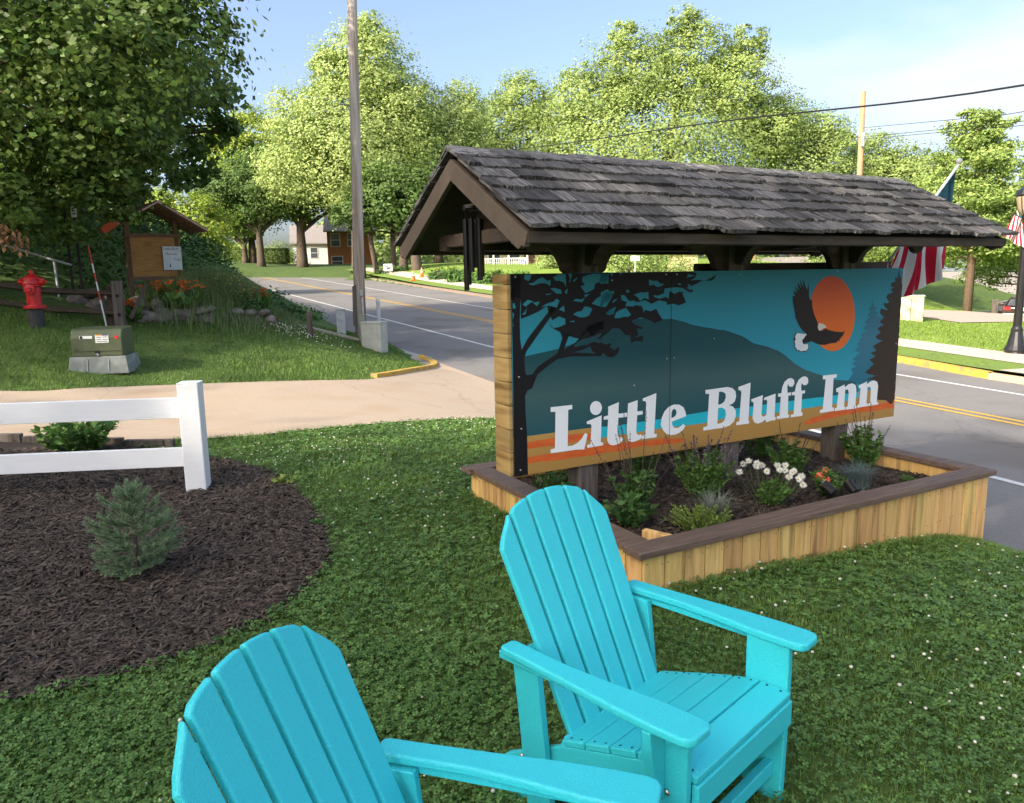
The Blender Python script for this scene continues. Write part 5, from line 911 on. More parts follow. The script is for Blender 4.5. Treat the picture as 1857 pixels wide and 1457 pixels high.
tree('maple_tree', 'rounded green maple left of the far utility pole', G3(30.6, 82.5), .5, 4, [(0, 0, 8, 7.5, 5, 6), (-2, 0, 13.6, 4.5, 4, 3.6), (2.6, 0, 12.0, 3.6, 3.5, 3.2)], 50000, .26, m_map2, FT, clump=60)
tree('maple_tree', 'darker maple right of the far utility pole', G3(42.5, 85), .5, 4, [(0, 0, 7.5, 7, 5, 5.5), (-3, 0, 11, 3.5, 3, 3.8), (2.5, 0, 10, 3.8, 3, 3.2)], 40000, .27, m_map2, FT, clump=60)
t5 = tree('maple_tree', 'dark shaded maple with forked trunk on the far lawn', G3(-20.7, 76.5), .42, 3.4, [(0, 0, 6.4, 4.6, 4, 2.6), (-2.4, 0, 7.4, 2.6, 2.5, 2.0), (2.2, 0, 7.8, 3.2, 3, 2.2), (4.2, 1, 6.4, 3.0, 3, 2.6)], 32000, .23, m_map3, FT, clump=60)  # shade on this crown is put into its dark leaf colour
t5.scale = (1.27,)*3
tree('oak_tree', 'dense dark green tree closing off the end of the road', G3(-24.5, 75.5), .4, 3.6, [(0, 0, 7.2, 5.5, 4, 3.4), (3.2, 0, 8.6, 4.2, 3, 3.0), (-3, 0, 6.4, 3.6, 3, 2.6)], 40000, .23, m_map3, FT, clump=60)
tree('maple_tree', 'bright yellow-green tree at the left behind the linden tips', G3(-27, 80.6), .4, 4, [(0, 0, 8, 5.2, 4, 5), (1.0, 0, 13.0, 3.4, 3, 3.0), (-2.5, 0, 11.5, 2.6, 2.5, 3)], 30000, .26, m_ylw, FT, clump=60)
t6 = tree('maple_tree', 'sunlit small tree at the bend of the road', G3(-16.6, 40.5), .2, 1.6, [(0, 0, 3.3, 3.0, 2.6, 2.3), (-1.6, 0, 4.6, 1.8, 1.6, 1.5)], 16000, .2, m_ylw, FT, clump=60)
t6.scale = (.8,)*3
t7 = tree('apple_tree', 'low spreading tree on the lawn beyond the road bend', G3(-27.6, 80), .25, 1.6, [(0, 0, 3.6, 3.2, 2.6, 1.6)], 4500, .28, m_map2, FT, clump=60)
t7.scale = (1.25,)*3
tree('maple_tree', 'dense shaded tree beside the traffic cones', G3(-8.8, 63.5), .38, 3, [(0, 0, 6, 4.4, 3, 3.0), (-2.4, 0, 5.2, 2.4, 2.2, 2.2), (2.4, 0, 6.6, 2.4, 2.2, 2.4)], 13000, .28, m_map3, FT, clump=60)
for (x, y, r_, h_, lx, lab) in ((-9.9, 57.6, .22, 4.2, -.7, 'slim leaning trunk left of the yard sign'), (-8.9, 58.4, .24, 4.2, .1, 'dark trunk just right of the yard sign'), (-6.9, 57.2, .40, 4.4, -.3, 'thick trunk behind the traffic cones'), (-8.2, 57.6, .18, 4.0, .35, 'thin trunk in the clump by the cones')):
    t = thing('tree_trunk', lab, 'tree', G3(x*1.1, y*1.1), group='trunks by the cones'); t.scale = (1.1,)*3; mb = MB(); mb.tube([(0, 0, -.3), (lx*.2, 0, .3), (lx*.6, 0, h_*.5), (lx, 0, h_)], [r_*1.4, r_, r_*.85, r_*.7], 9); mb.build('trunk', m_bark, t, smooth=True); crown([(lx, 0, h_+.8, 1.7, 1.5, 1.2)], 1600, .26, m_map3, t, 45)
t = thing('tree_trunk', 'slender trunk on the shaded lawn nearer the brick house', 'tree', G3(-12.0, 62), group='trunks by the cones'); mb = MB(); mb.tube([(0, 0, -.3), (0, 0, 4.5)], [.35, .25], 9); mb.build('trunk', m_bark, t, smooth=True); crown([(0, 0, 5.2, 2.4, 2, 1.6)], 2600, .28, m_map3, t, 45)
# pines
def pine(label, pos, h, r, n, tr):
    t = thing('pine_tree', label, 'pine tree', pos, group='pines right of the sign'); mb = MB(); mb.tube([(0, 0, -.3), (.05, 0, h*.5), (0, 0, h*.97)], [tr, tr*.7, tr*.12], 9); mb.build('trunk', mat('pine_bark', (.13, .085, .06), (.22, .15, .11), scale=8, stretch=(3, 3, .6), rough=.95, bump=.6), t, smooth=True); lb = MB(); cl = []
    z = h*.27; k = 0
    while z < h*.95:
        f = 1-(z/h); L = r*min(1, (f*1.25)**.75+.06)*random.uniform(.7, 1.12); a = k*2.4+random.uniform(-.3, .3); e = (L*math.cos(a), L*math.sin(a), z+.14*L+random.uniform(-.2, .35)); lb.tube([(0, 0, z), (e[0]*.5, e[1]*.5, z+.02*L), e], [tr*.22, tr*.14, tr*.03], 5, cap=False)
        for q in (.45, .72, 1.0): cl.append((e[0]*q, e[1]*q, z+.14*L*q+.12, L*.33+.25, L*.33+.25, .30+.06*L))
        z += h*.0155; k += 1
    lb.build('limbs', MATS['pine_bark'], t); crown(cl, n*2, .17, m_pinen, t, clump=40, spread=.32, tilt=1.0, core=.2); return t
pine('tall white pine with layered branches behind the flag', G3(26.9, 44.5), 12.0, 4.0, 30000, .27); pine('white pine half cut off at the right picture edge', G3(34.0, 50.1), 10.4, 4.2, 15000, .27)
pine('smaller dense pine between the maples and the tall pine', G3(30.5, 60), 9.5, 3.6, 11000, .3)
# hedges and shrubs across the road
for (x, y, rad, n, mm, lab) in ((14.5, 35.8, (2.0, 1.4, 1.35), 5200, m_map2, 'round bush behind the green utility cabinet'), (17.2, 37, (1.7, 1.3, 1.2), 3600, m_map2, 'bush beside the pine trunk and driveway'), (-3.3, 50.6, (1.2, .9, .95), 2200, m_leafm, 'dark clipped shrub nearest the traffic cones'), (-1.3, 49.2, (1.3, .9, .9), 2400, m_leafm, 'clipped shrub along the far sidewalk left of the sign end'), (.4, 48.0, (1.3, .9, .9), 2400, m_leafm, 'clipped shrub along the far sidewalk behind the sign end'), (-4.6, 54, (1.4, 1.0, .9), 2200, m_leafd, 'low shrub on the rise behind the cones'), (3.2, 60, (1.6, 1.2, 1.5), 2600, m_map2, 'shrub at the porch house corner'), (7.5, 50, (3.2, 1.6, 2.6), 6000, m_map2, 'leafy bush behind the street name sign'), (11.0, 55, (3.0, 1.6, 2.4), 5000, m_map2, 'leafy bush left of the tan outbuilding'), (17, 56, (2.6, 1.6, 2.6), 5000, m_map2, 'leafy bush right of the tan outbuilding'), (23, 57, (3.2, 1.8, 2.6), 5000, m_map2, 'bushy growth below the grey roofed house'), (-9.6, 62.5, (1.2, 1.0, .9), 1500, m_leafd, 'dark shrub behind the yard sign'), (-26.0, 88, (3.0, 2.0, 2.6), 5000, m_map2, 'leafy lilac bush hiding the left part of the white house')):
    shrub('shrub', lab, 'shrub', G3(x, y), rad, n, .17, mm, 'shrubs across the road')
hg = thing('clipped_hedge', 'long clipped box hedge beyond the bend of the road', 'hedge', G3(-27.6, 83.8), R(18)); hg.scale = (1.26,)*3; n = 9000; q = rng.uniform(-1, 1, (n, 3))*np.array([2.6, .7, .62]); ax = rng.integers(0, 3, n); sg = rng.choice([-1, 1], n)
for k_, s_ in ((0, 2.6), (1, .7), (2, .62)): q[ax == k_, k_] = (sg[ax == k_]*s_)*rng.uniform(.9, 1.03, (ax == k_).sum())
q[:, 2] += .62; V, F = flatleaves(q, .15, .9, .6); obj('foliage', npmesh('foliage', V, F), m_map2, hg)
# distant wooded backdrop and slope undergrowth: uncountable
n = 26000; a = rng.uniform(-.75, .85, n); d = rng.uniform(104, 124, n); x = d*np.sin(a); y = d*np.cos(a); hmax = 9+3.5*np.sin(a*9+1)+2.5*np.sin(a*23)+1.5*np.sin(a*51); z = 2.0+rng.uniform(0, 1, n)**.8*hmax
V, F = flatleaves(np.c_[x, y, z], rng.uniform(.8, 1.6, n)*.85, .8, .65); tag(obj('distant_woods', npmesh('distant_woods', V, F), m_map2), 'distant wooded skyline behind the houses and maples', 'woods', kind='stuff')
n = 34000; x = rng.uniform(-24, -7.4, n); y = rng.uniform(14.2, 34, n); ok = (rq(x, y) < 3.2) & ((x < -8.2) | (y > 17.5)); ok &= ~((x > -9.6) & (y < 15.6)); x, y = x[ok], y[ok]; n = len(x); hh = np.clip((np.hypot(x+7.5, (y-14.5)*.6))*.35, .15, 1.7)*np.where(rq(x, y) > 1.2, .4, 1.0); z = tz(x, y)+rng.uniform(0, 1, n)**.7*hh
V, F = flatleaves(np.c_[x, y, z], rng.uniform(.5, 1.3, n)*.15, .7, .65); tag(obj('slope_undergrowth', npmesh('slope_undergrowth', V, F), m_leafd), 'dense dark undergrowth covering the wooded slope', 'undergrowth', kind='stuff')
# ================================================================== HOUSES
m_glass = mat('window_glass', (.05, .06, .07), (.09, .10, .12), scale=2, rough=.12, spec=.6)
def house(name, label, pos, rz, w_, d_, h_, wallm, roofm, rise, wins, door=None, ridge='x', over=.35):
    t = thing(name, label, 'house', pos, rz); mb = MB(); mb.box((0, 0, h_/2-.4), (w_, d_, h_+.8)); mb.build('wall', wallm, t); mb = MB(); o = over
    if ridge == 'x':
        for sd in (-1, 1): mb.prism([(0, h_+rise), (sd*(d_/2+o), h_-o*rise/(d_/2)), (sd*(d_/2+o), h_-o*rise/(d_/2)-.15), (0, h_+rise-.15)], (-w_/2-o, 0, 0), (0, 1, 0), (0, 0, 1), (1, 0, 0), w_+2*o)
        gp_ = MB()
        for x in (-w_/2+.01, w_/2-.01): gp_.prism([(-d_/2, h_-.01), (d_/2, h_-.01), (0, h_+rise-.16)], (x, 0, 0), (0, 1, 0), (0, 0, 1), (1, 0, 0), .001)
    else:
        for sd in (-1, 1): mb.prism([(0, h_+rise), (sd*(w_/2+o), h_-o*rise/(w_/2)), (sd*(w_/2+o), h_-o*rise/(w_/2)-.15), (0, h_+rise-.15)], (0, -d_/2-o, 0), (1, 0, 0), (0, 0, 1), (0, 1, 0), d_+2*o)
        gp_ = MB()
        for y in (-d_/2+.0, d_/2-.02): gp_.prism([(-w_/2, h_-.01), (w_/2, h_-.01), (0, h_+rise-.16)], (0, y, 0), (1, 0, 0), (0, 0, 1), (0, 1, 0), .02)
    mb.build('roof', roofm, t); gp_.build('gable', wallm, t)
    for (x, z, ww, hh) in wins:
        mb = MB(); mb.box((x, -d_/2-.02, z), (ww+.16, .06, hh+.16)); f = mb.build('window', m_wtrim, t); mb = MB(); mb.box((x, -d_/2-.04, z), (ww, .04, hh)); mb.build('pane', m_glass, f); mb = MB(); mb.box((x, -d_/2-.055, z), (ww, .03, .05)); mb.build('sash', m_wtrim, f)
    if door: mb = MB(); mb.box((door[0], -d_/2-.03, door[1]/2), (.95, .05, door[1])); mb.build('door', mat('brown_door', (.12, .06, .04), rough=.6), t)
    return t
m_wtrim = mat('white_trim', (.72, .72, .70), rough=.6); m_brick = mat('orange_brick', (.36, .13, .055), (.44, .18, .08), scale=30, rough=.85); m_wsid = mat('white_siding', (.62, .63, .62), (.68, .69, .68), scale=6, stretch=(.2, .2, 12), rough=.7); m_tan = mat('tan_siding', (.48, .38, .20), (.56, .45, .25), scale=6, stretch=(.2, .2, 12), rough=.75); m_rgrey = mat('grey_roof', (.20, .18, .17), (.28, .26, .25), scale=14, rough=.9); m_cream = mat('cream_siding', (.62, .55, .46), (.68, .62, .52), scale=6, stretch=(.2, .2, 12), rough=.75)
house('brick_house', 'orange brick house with white windows glimpsed behind dark trunks', (-18.2, 88.5, 2.9), R(10), 5.0, 7, 4.4, m_brick, m_rgrey, 2.0, [(-1.6, 3.2, .9, 1.3), (.2, 3.2, .9, 1.3), (-1.5, .9, 1.1, 1.0)])
house('white_house', 'white sided house left of the brick one', (-23.4, 98, 2.9), R(14), 8, 7, 3.6, m_wsid, m_rgrey, 2.2, [(-1.5, 2.2, .8, 1.2), (2.4, 2.2, .8, 1.2)])
ph = house('porch_house', 'tan house with white railed porch seen under the sign roof', (3.4, 70.5, 2.0), R(-6), 11, 7, 3.4, m_tan, m_rgrey, 2.4, [(-4.4, 1.7, 1.0, 1.3), (-2.6, 1.7, .9, 1.3), (.7, 1.8, 1.0, 1.2), (3.4, 1.8, 1.0, 1.2)], (-1.3, 2.05))
mb = MB(); mb.box((-3.4, -4.6, .35), (4.4, 2.1, .25)); mb.build('porch_floor', m_wtrim, ph)
for x in (-5.5, -4.2, -2.9, -1.3): mb = MB(); mb.box((x, -5.55, 1.65), (.14, .14, 2.6)); mb.build('porch_post', m_wtrim, ph)
mb = MB(); mb.box((-3.4, -4.6, 3.0), (4.8, 2.4, .2)); mb.build('porch_roof', m_rgrey, ph)
for z in (.62, 1.3): mb = MB(); mb.box((-3.4, -5.55, z), (4.2, .06, .07)); mb.build('porch_rail', m_wtrim, ph)
for k in range(26): mb = MB(); mb.box((-5.4+k*.16, -5.55, .95), (.05, .05, .62)); mb.build('baluster', m_wtrim, ph)
for k in range(4): mb = MB(); mb.box((-.9+.0*k, -5.0-.3*k, .3-.12*k), (1.2, .32, .12)); mb.build('porch_step', m_wtrim, ph)
mb = MB(); mb.bar((-1.5, -5.4, 1.25), (-1.5, -6.6, .75), .06, .07); mb.build('stair_rail', m_wtrim, ph)
house('tan_outbuilding', 'small tan outbuilding with a flat pale roof edge seen under the sign roof', (13.9, 61.5, 1.2), R(-12), 2.3, 3, 2.3, m_tan, m_wtrim, .25, [], None)
h4 = house('grey_roofed_house', 'low house with a grey roof and brick chimney seen under the sign roof', (24.5, 76, .1), R(-16), 9, 8, 2.0, m_wsid, m_rgrey, 1.1, [], None); mb = MB(); mb.box((-.4, -.8, 3.3), (.7, .6, 1.4)); mb.build('chimney', m_brick, h4)
house('cream_house', 'cream house wall glimpsed behind the pine trunk and truck', (44.6, 74, -3.2), R(-30), 9, 7, 2.9, m_cream, m_rgrey, 1.8, [(2.5, 1.6, 1, 1.2)])
# added maples, unseen behind the viewpoint, put in to shade lawn, chairs and sign
for (c, h_, lab) in ((-15.4, 22.5, 'leftmost added shade maple, unseen behind the viewpoint'), (-9.6, 15.6, 'second and lowest added shade maple, unseen behind the viewpoint'), (-6.0, 19.8, 'third added shade maple, unseen behind the viewpoint'), (-2.6, 24.4, 'fourth and tallest added shade maple, unseen behind the viewpoint'), (1.4, 24.0, 'rightmost added shade maple, unseen behind the viewpoint')):
    x = -28*.75+c*.6614; y = -28*.6614-c*.75
    tree('added_shade_maple', lab, (x, y, 0), .4, 5, [(0, 0, h_*.30, 2.6, 2.8, h_*.24), (0, 0, h_*.66, 2.6, 2.8, h_*.30)], 11000, .55, m_map3, 'added shade maples behind the viewpoint', clump=25, spread=.22, nb=8, core=.1)
# ================================================================== STREET THINGS ACROSS THE ROAD
m_cone = mat('cone_orange', (.78, .14, .02), (.85, .18, .03), scale=9, rough=.5)
def cone(label, x, y):
    x *= 1.05; y *= 1.05; z = max(gz(x, y), road_z(x, y))+.15; t = thing('traffic_cone', label, 'traffic cone', (x, y, z), .3, 'traffic cones'); mb = MB(); mb.box((0, 0, .02), (.40, .40, .04)); mb.build('base', m_cone, t, bevel=.01)
    for nm, a, b, m in (('cone_body', .04, .34, m_cone), ('white_collar', .34, .46, m_wl), ('cone_middle', .46, .54, m_cone), ('white_collar', .54, .61, m_wl), ('cone_tip', .61, .72, m_cone)):
        r0_ = .15*(1-a/.78)+.018; r1_ = .15*(1-b/.78)+.018; mb = MB(); mb.lathe([(r0_, a), (r1_, b)], (0, 0, 0), 12); mb.build(nm, m, t, smooth=False)
cone('leftmost of the three orange traffic cones by the far sidewalk', -6.45, 50.9); cone('middle orange traffic cone set slightly behind the others', -6.15, 53.4); cone('rightmost of the three orange traffic cones', -4.90, 51.6)
ys = thing('yard_sign', 'small white yard sign in front of the dark trunks', 'sign', G3(-9.7, 60.9), .1); mb = MB(); mb.box((0, 0, .70), (.70, .02, .55)); mb.build('sign_plate', m_wl, ys)
for x in (-.3, .3): mb = MB(); mb.tube([(x, .02, -.1), (x, .02, .5)], .012, 5); mb.build('stake', m_gal, ys)
for (x, z, w_, a) in ((-.1, .78, .3, .5), (.1, .66, .35, -.5), (0, .62, .3, .3)): mb = MB(); mb.box((x, -.012, z), (w_, .004, .07), rotM(0, 0, a)); mb.build('printed_mark', m_blk, ys)
fs_ = thing('street_name_sign', 'white street name sign reading Fourth seen below the sign roof', 'street sign', G3(7.3, 44.4), R(-8)); mb = MB(); mb.tube([(0, 0, -.2), (0, 0, 2.2)], .035, 8); mb.build('post', m_gal, fs_)
mb = MB(); mb.box((0, -.045, 2.02), (.95, .02, .28)); pl = mb.build('name_plate', m_wl, fs_); text_mesh('\u2190Fourth St', .19, pl, m_blk, (0, -.057, 2.02), (R(90), 0, 0))
mb = MB(); mb.box((0, -.045, 1.68), (.52, .02, .28)); pl = mb.build('small_plate', m_wl, fs_); text_mesh('St', .15, pl, m_blk, (0, -.057, 1.68), (R(90), 0, 0))
fp_ = thing('utility_pole', 'far brown wooden utility pole rising above the sign roof', 'utility pole', G3(24.84, 54.6)); zb_ = fp_.location.z
mb = MB(); mb.tube([(0, 0, -.4), (-.1, .05, 7), (-.18, .08, 13.95-zb_)], [.24, .21, .17], 10); mb.build('shaft', mat('brown_pole', (.30, .18, .10), (.42, .27, .16), scale=5, stretch=(5, 5, .3), rough=.9), fp_, smooth=True)
mb = MB(); mb.box((-.17, -.24, 10.7-zb_), (.16, .16, .9)); mb.build('insulator_bracket', m_gal, fp_); mb = MB(); mb.box((.08, -.2, 11.4-zb_), (.12, .3, .14)); mb.build('insulator', m_gal, fp_)
m_wire = mat('black_cable', (.015, .015, .016), rough=.5)
def wire(label, pts, r_):
    mb = MB(); mb.tube(smooth_line(pts, 8), r_, 6, cap=False); tag(mb.build('overhead_cable', m_wire), label, 'cable', 'overhead cables')
wire('thick overhead cable crossing above the sign roof to the right edge', [(14.2, 10.6, 5.6), (10.25, 15.7, 5.25), (6.2, 24.5, 6.3), (1.26, 45, 9.0), (-5, 68, 12.3)], .022)
wire('upper thin cable right of the far utility pole', [(24.7, 54.5, 11.5), (22.5, 38, 8.9), (21.9, 33.4, 8.23), (19.5, 20, 6.6)], .016); wire('middle thin cable right of the far utility pole', [(24.7, 54.5, 10.9), (22.6, 38, 8.5), (21.95, 33.4, 7.85), (19.5, 20, 6.2)], .016); wire('lowest thin cable right of the far utility pole', [(24.7, 54.5, 10.75), (22.6, 38, 8.35), (21.95, 33.4, 7.68), (19.5, 20, 6.0)], .016)
wire('thin cable from the far pole leftwards behind the roof peak', [(24.7, 54.5, 10.9), (8, 60, 10.7), (-13, 68.7, 11.8), (-20, 72, 12.6)], .014)
# lamp post with small flag
m_iron = mat('black_cast_iron', (.010, .010, .011), (.016, .016, .017), scale=9, rough=.28, spec=.6)
lx, ly = 11.74, 17.44; lz = gz(lx, ly)+.12; lamp = thing('street_lamp', 'black fluted street lamp with amber lantern at the right edge', 'street lamp', (lx, ly, lz))
mb = MB(); mb.lathe([(.27, 0), (.27, .06), (.23, .10), (.22, .16), (.24, .20), (.19, .30), (.15, .48), (.12, .62), (.125, .68), (.095, .74)], (0, 0, 0), 16); mb.build('base', m_iron, lamp, smooth=False)
mb = MB(); mb.lathe([(.09, .72), (.075, 2.95), (.10, 3.0), (.10, 3.05), (.06, 3.1)], (0, 0, 0), 12); mb.build('shaft', m_iron, lamp, smooth=False)
mb = MB(); mb.lathe([(.06, 3.08), (.11, 3.15), (.13, 3.22), (.09, 3.26)], (0, 0, 0), 12); mb.build('collar', m_iron, lamp, smooth=False)
mb = MB(); mb.lathe([(.13, 3.25), (.20, 3.40), (.245, 3.62), (.25, 3.68)], (0, 0, 0), 14); mb.build('lantern_glass', mat('amber_glass', (.52, .40, .27), (.58, .46, .32), scale=5, rough=.25, spec=.6, transl=.35), lamp, smooth=True)
for k in range(4): a = k*math.pi/2+.4; mb = MB(); mb.tube([(.135*math.cos(a), .135*math.sin(a), 3.25), (.205*math.cos(a), .205*math.sin(a), 3.40), (.255*math.cos(a), .255*math.sin(a), 3.68)], .012, 5); mb.build('lantern_rib', m_iron, lamp)
mb = MB(); mb.lathe([(.27, 3.67), (.28, 3.70), (.24, 3.80), (.12, 3.88), (.05, 3.92), (.04, 3.98), (.01, 4.02)], (0, 0, 0), 14); mb.build('lantern_cap', m_iron, lamp, smooth=False)
mb = MB(); mb.bar((0, 0, 2.85), (.55, -.1, 2.85), .04, .08); mb.build('bracket_arm', m_iron, lamp)
# flags: stripes run along the fly, thirteen of them
m_fr = mat('flag_red', (.42, .008, .03), (.48, .012, .04), scale=30, rough=.75, transl=.25); m_fw = mat('flag_white', (.66, .68, .68), rough=.75, transl=.25); m_fb = mat('flag_blue', (.010, .055, .085), (.014, .07, .10), scale=30, rough=.75, transl=.2)
def flag(parent, fn, na=26, nb=30, fr=.4):
    mb = MB(); V = [tuple(fn(i/na, j/nb)) for i in range(na+1) for j in range(nb+1)]; Fs = []; mi = []
    for i in range(na):
        for j in range(nb):
            o = i*(nb+1)+j; Fs.append((o, o+1, o+nb+2, o+nb+1)); st = int((i+.5)/na*13); can = (i+.5)/na < 7/13 and (j+.5)/nb < fr; mi.append(2 if can else (0 if st % 2 == 0 else 1))
    me = bpy.data.meshes.new('flag_cloth'); me.from_pydata(V, [], Fs); me.update(); return obj('flag_cloth', me, [m_fr, m_fw, m_fb], parent, smooth=True, mi=mi)
A0 = np.array(sw(3.63, 1.36, 1.70)); A1 = A0+np.array([.62, .10, .84]); AX = A1-A0
fl = thing('flag', 'large striped flag drooping from a slanted white pole on the sign', 'flag', tuple(A0))
mb = MB(); mb.tube([(0, 0, 0), tuple(AX)], .012, 8); mb.build('pole', m_wl, fl, smooth=True); mb = MB(); mb.lathe([(.012, 0), (.024, .01), (.026, .03), (.015, .045)], tuple(AX), 10); mb.build('finial', m_gal, fl, smooth=True); mb = MB(); mb.box((-.01, 0, -.02), (.05, .05, .10)); mb.build('bracket', m_gal, fl)
RTD = np.array([.9, .35, 0])
def bigflag(a, b):
    p = AX*(.97-.80*a); drop = np.interp(a, [0, .4, .55, .62, 1], [.84, .72, .69, .64, .46])
    side = np.interp(a, [0, .5, .56, .62, 1], [-.04, -.02, -.02, -.10, -.20])
    fold = .05*math.sin(a*15+.6)+.025*math.sin(a*33+b*3); q = p+np.array([0, 0, -drop*(b**.96)])+RTD*side*b**1.3
    gather = (.30-a)*.16*b if a < .56 else 0
    return q+np.array([-.35, .93, 0])*fold*(.3+b)+RTD*(gather+.03*math.sin(b*4+a*9)*b)
flag(fl, bigflag, 52, 30, .42)
tag(text_mesh('* * *', .10, fl, m_fw, (AX[0]*.93-.03, AX[1]*.93-.06, AX[2]*.93-.30), (R(90), 0, R(20)), 'stars'))
sf = thing('small_flag', 'small striped flag hanging below the street lamp lantern', 'flag', (lx-.28, ly-.05, lz+3.35)); mb = MB(); mb.tube([(.26, .05, -.5), (0, 0, .0)], .012, 6); mb.build('staff', m_wl, sf)
flag(sf, lambda a, b: np.array([.20*a-.02-.28*b*(1-a)+.06*b, .05*math.sin(a*9+b*3), -.28*a-.52*b-.05*math.sin(b*2)]), 26, 14, .1)
# cabinet
cb = thing('utility_cabinet', 'pale green utility cabinet on the sunlit lawn behind the flag', 'cabinet', G3(14.5, 27.4), R(-25)); m_pg = mat('pale_green_metal', (.36, .44, .32), (.42, .50, .38), scale=6, rough=.5, c3=(.34, .25, .16), s3=4)
mb = MB(); mb.box((0, 0, .47), (.82, .7, 1.0)); mb.build('body', m_pg, cb, bevel=.03); mb = MB(); mb.box((0, 0, .985), (.88, .76, .05)); mb.build('lid', m_pg, cb, bevel=.015); mb = MB(); mb.box((0, -.356, .5), (.012, .01, .8)); mb.build('door_gap', m_blk, cb); mb = MB(); mb.box((.3, -.356, .5), (.05, .02, .7)); mb.build('hinge_strip', m_gal, cb)
# vehicles
def vehicle(name, label, cat, pos, rz, prof, roofp, width, wheels, wr, bodym, tail=False, extra=None):
    """prof: side outline of the lower body (x,z); roofp: side outline of the glasshouse"""
    t = thing(name, label, cat, pos, rz); mb = MB(); mb.prism(prof, (0, -width/2, 0), (1, 0, 0), (0, 0, 1), (0, 1, 0), width); mb.build('body', bodym, t, bevel=.07, seg=3)
    mb = MB(); ins = .14; n = len(roofp); a = [(x, -width/2+(ins if z > roofp[0][1]+.2 else .04), z) for x, z in roofp]; b = [(x, -y, z) for x, y, z in a]; mb.add(a+b, [tuple(range(n))[::-1], tuple(range(n, 2*n))]+[(i, (i+1) % n, n+(i+1) % n, n+i) for i in range(n)]); cab = mb.build('cab', bodym, t, bevel=.04, seg=3)
    xs = [q[0] for q in roofp]; z0 = roofp[0][1]; zt = max(q[1] for q in roofp); x0, x3 = min(xs), max(xs); tops = [q[0] for q in roofp if q[1] > zt-.12]; x1, x2 = min(tops), max(tops)
    for sd in (-1, 1):
        mid = (x1+x2)/2
        for (p, q, r_, s) in ((x0+.18, mid-.05, mid-.05, x1+.08), (mid+.05, x3-.18, x2-.08, mid+.05)):
            mb = MB(); yy = lambda z: sd*(width/2-.02-(ins-.02)*(z-z0)/(zt-z0)); za, zb2 = z0+.06, zt-.1; pts = [(p, yy(za), za), (q, yy(za), za), (r_, yy(zb2), zb2), (s, yy(zb2), zb2)]; o_ = [(x, y+sd*.012, z) for x, y, z in pts]; mb.hexa(pts+o_); mb.build('side_window', m_glass, t)
    for (xa, xb) in ((x0, x1), (x3, x2)):
        dx = -.012 if xa < xb else .012; mb = MB(); pts = [(xa+(xb-xa)*.15+dx, -width/2+.16, z0+.08), (xa+(xb-xa)*.15+dx, width/2-.16, z0+.08), (xa+(xb-xa)*.88+dx, width/2-.22, zt-.08), (xa+(xb-xa)*.88+dx, -width/2+.22, zt-.08)]; mb.hexa(pts+[(x+dx*1.2, y, z+.01) for x, y, z in pts]); mb.build('windscreen', m_glass, t)
    for xw in wheels:
        for sd in (-1, 1):
            mb = MB(); A = rotM(0, R(90)); mb.lathe([(wr*.92, -.11), (wr, -.08), (wr, .08), (wr*.92, .11)], (xw, sd*(width/2-.09), wr), 18, A); wh = mb.build('wheel', mat('tyre', (.015, .015, .016), rough=.85), t, smooth=False)
            mb = MB(); mb.lathe([(wr*.62, -.118), (wr*.58, -.10), (wr*.2, -.112), (wr*.15, .112), (wr*.58, .10), (wr*.62, .118)], (xw, sd*(width/2-.09), wr), 14, A); mb.build('rim', m_gal, wh)
            mb = MB(); A2 = rotM(0, R(90)); mb.lathe([(wr*1.14, -.02), (wr*1.16, .0), (wr*1.14, .02)], (xw, sd*(width/2+.0), wr+.02), 18, A2); mb.build('wheel_arch', m_blk, t)
    for sd in (-1, 1):
        mb = MB(); mb.box((prof[-1][0] if False else min(q[0] for q in prof)+.02, sd*(width/2-.25), .88), (.08, .34, .18)); mb.build('headlight' if not tail else 'tail_light', m_lens if not tail else m_red, t)
        mb = MB(); mb.box((x0+.35, sd*(width/2+.12), z0+.12), (.10, .2, .16)); mb.build('mirror', bodym, t, bevel=.02)
    mb = MB(); mb.box((min(q[0] for q in prof)-.02, 0, .5), (.14, width-.1, .22)); mb.build('bumper', m_blk if not tail else m_gal, t, bevel=.03)
    if tail: mb = MB(); mb.box((min(q[0] for q in prof)-.01, 0, .82), (.03, .5, .14)); mb.build('number_plate', m_wl, t)
    return t
m_truck = mat('dark_grey_paint', (.030, .030, .034), (.04, .04, .045), scale=4, rough=.25, spec=.6, coat=.6); m_car = mat('dark_red_paint', (.028, .010, .012), (.04, .014, .016), scale=4, rough=.25, spec=.6, coat=.6)
vehicle('pickup_truck', 'dark grey pickup truck parked under the pine', 'truck', (36.2, 54.5, gz(36.2, 54.5)+.12), R(-28), [(-2.9, .42), (2.9, .42), (2.95, 1.15), (.55, 1.18), (-1.3, 1.18), (-2.7, 1.08), (-2.92, .85)], [(-1.35, 1.14), (1.35, 1.14), (1.15, 1.82), (.9, 1.88), (-.45, 1.88), (-.7, 1.8)], 1.98, (-1.85, 1.85), .40, m_truck)
vehicle('car', 'dark car with red tail lights beside the lamp post', 'car', (29.2, 42.6, -1.35), R(48), [(-2.3, .3), (2.3, .3), (2.32, .75), (1.2, .92), (-1.5, .98), (-2.28, .95)], [(-1.9, .93), (1.25, .92), (.45, 1.38), (.2, 1.44), (-.9, 1.44), (-1.2, 1.38)], 1.8, (-1.4, 1.45), .33, m_car, tail=True)
gb = thing('bollard', 'pale wooden bollard on the far lawn beside the car', 'bollard', G3(25.0, 39.0)); mb = MB(); mb.box((0, 0, .4), (.22, .22, 1.0)); mb.build('post', m_post, gb, bevel=.02)
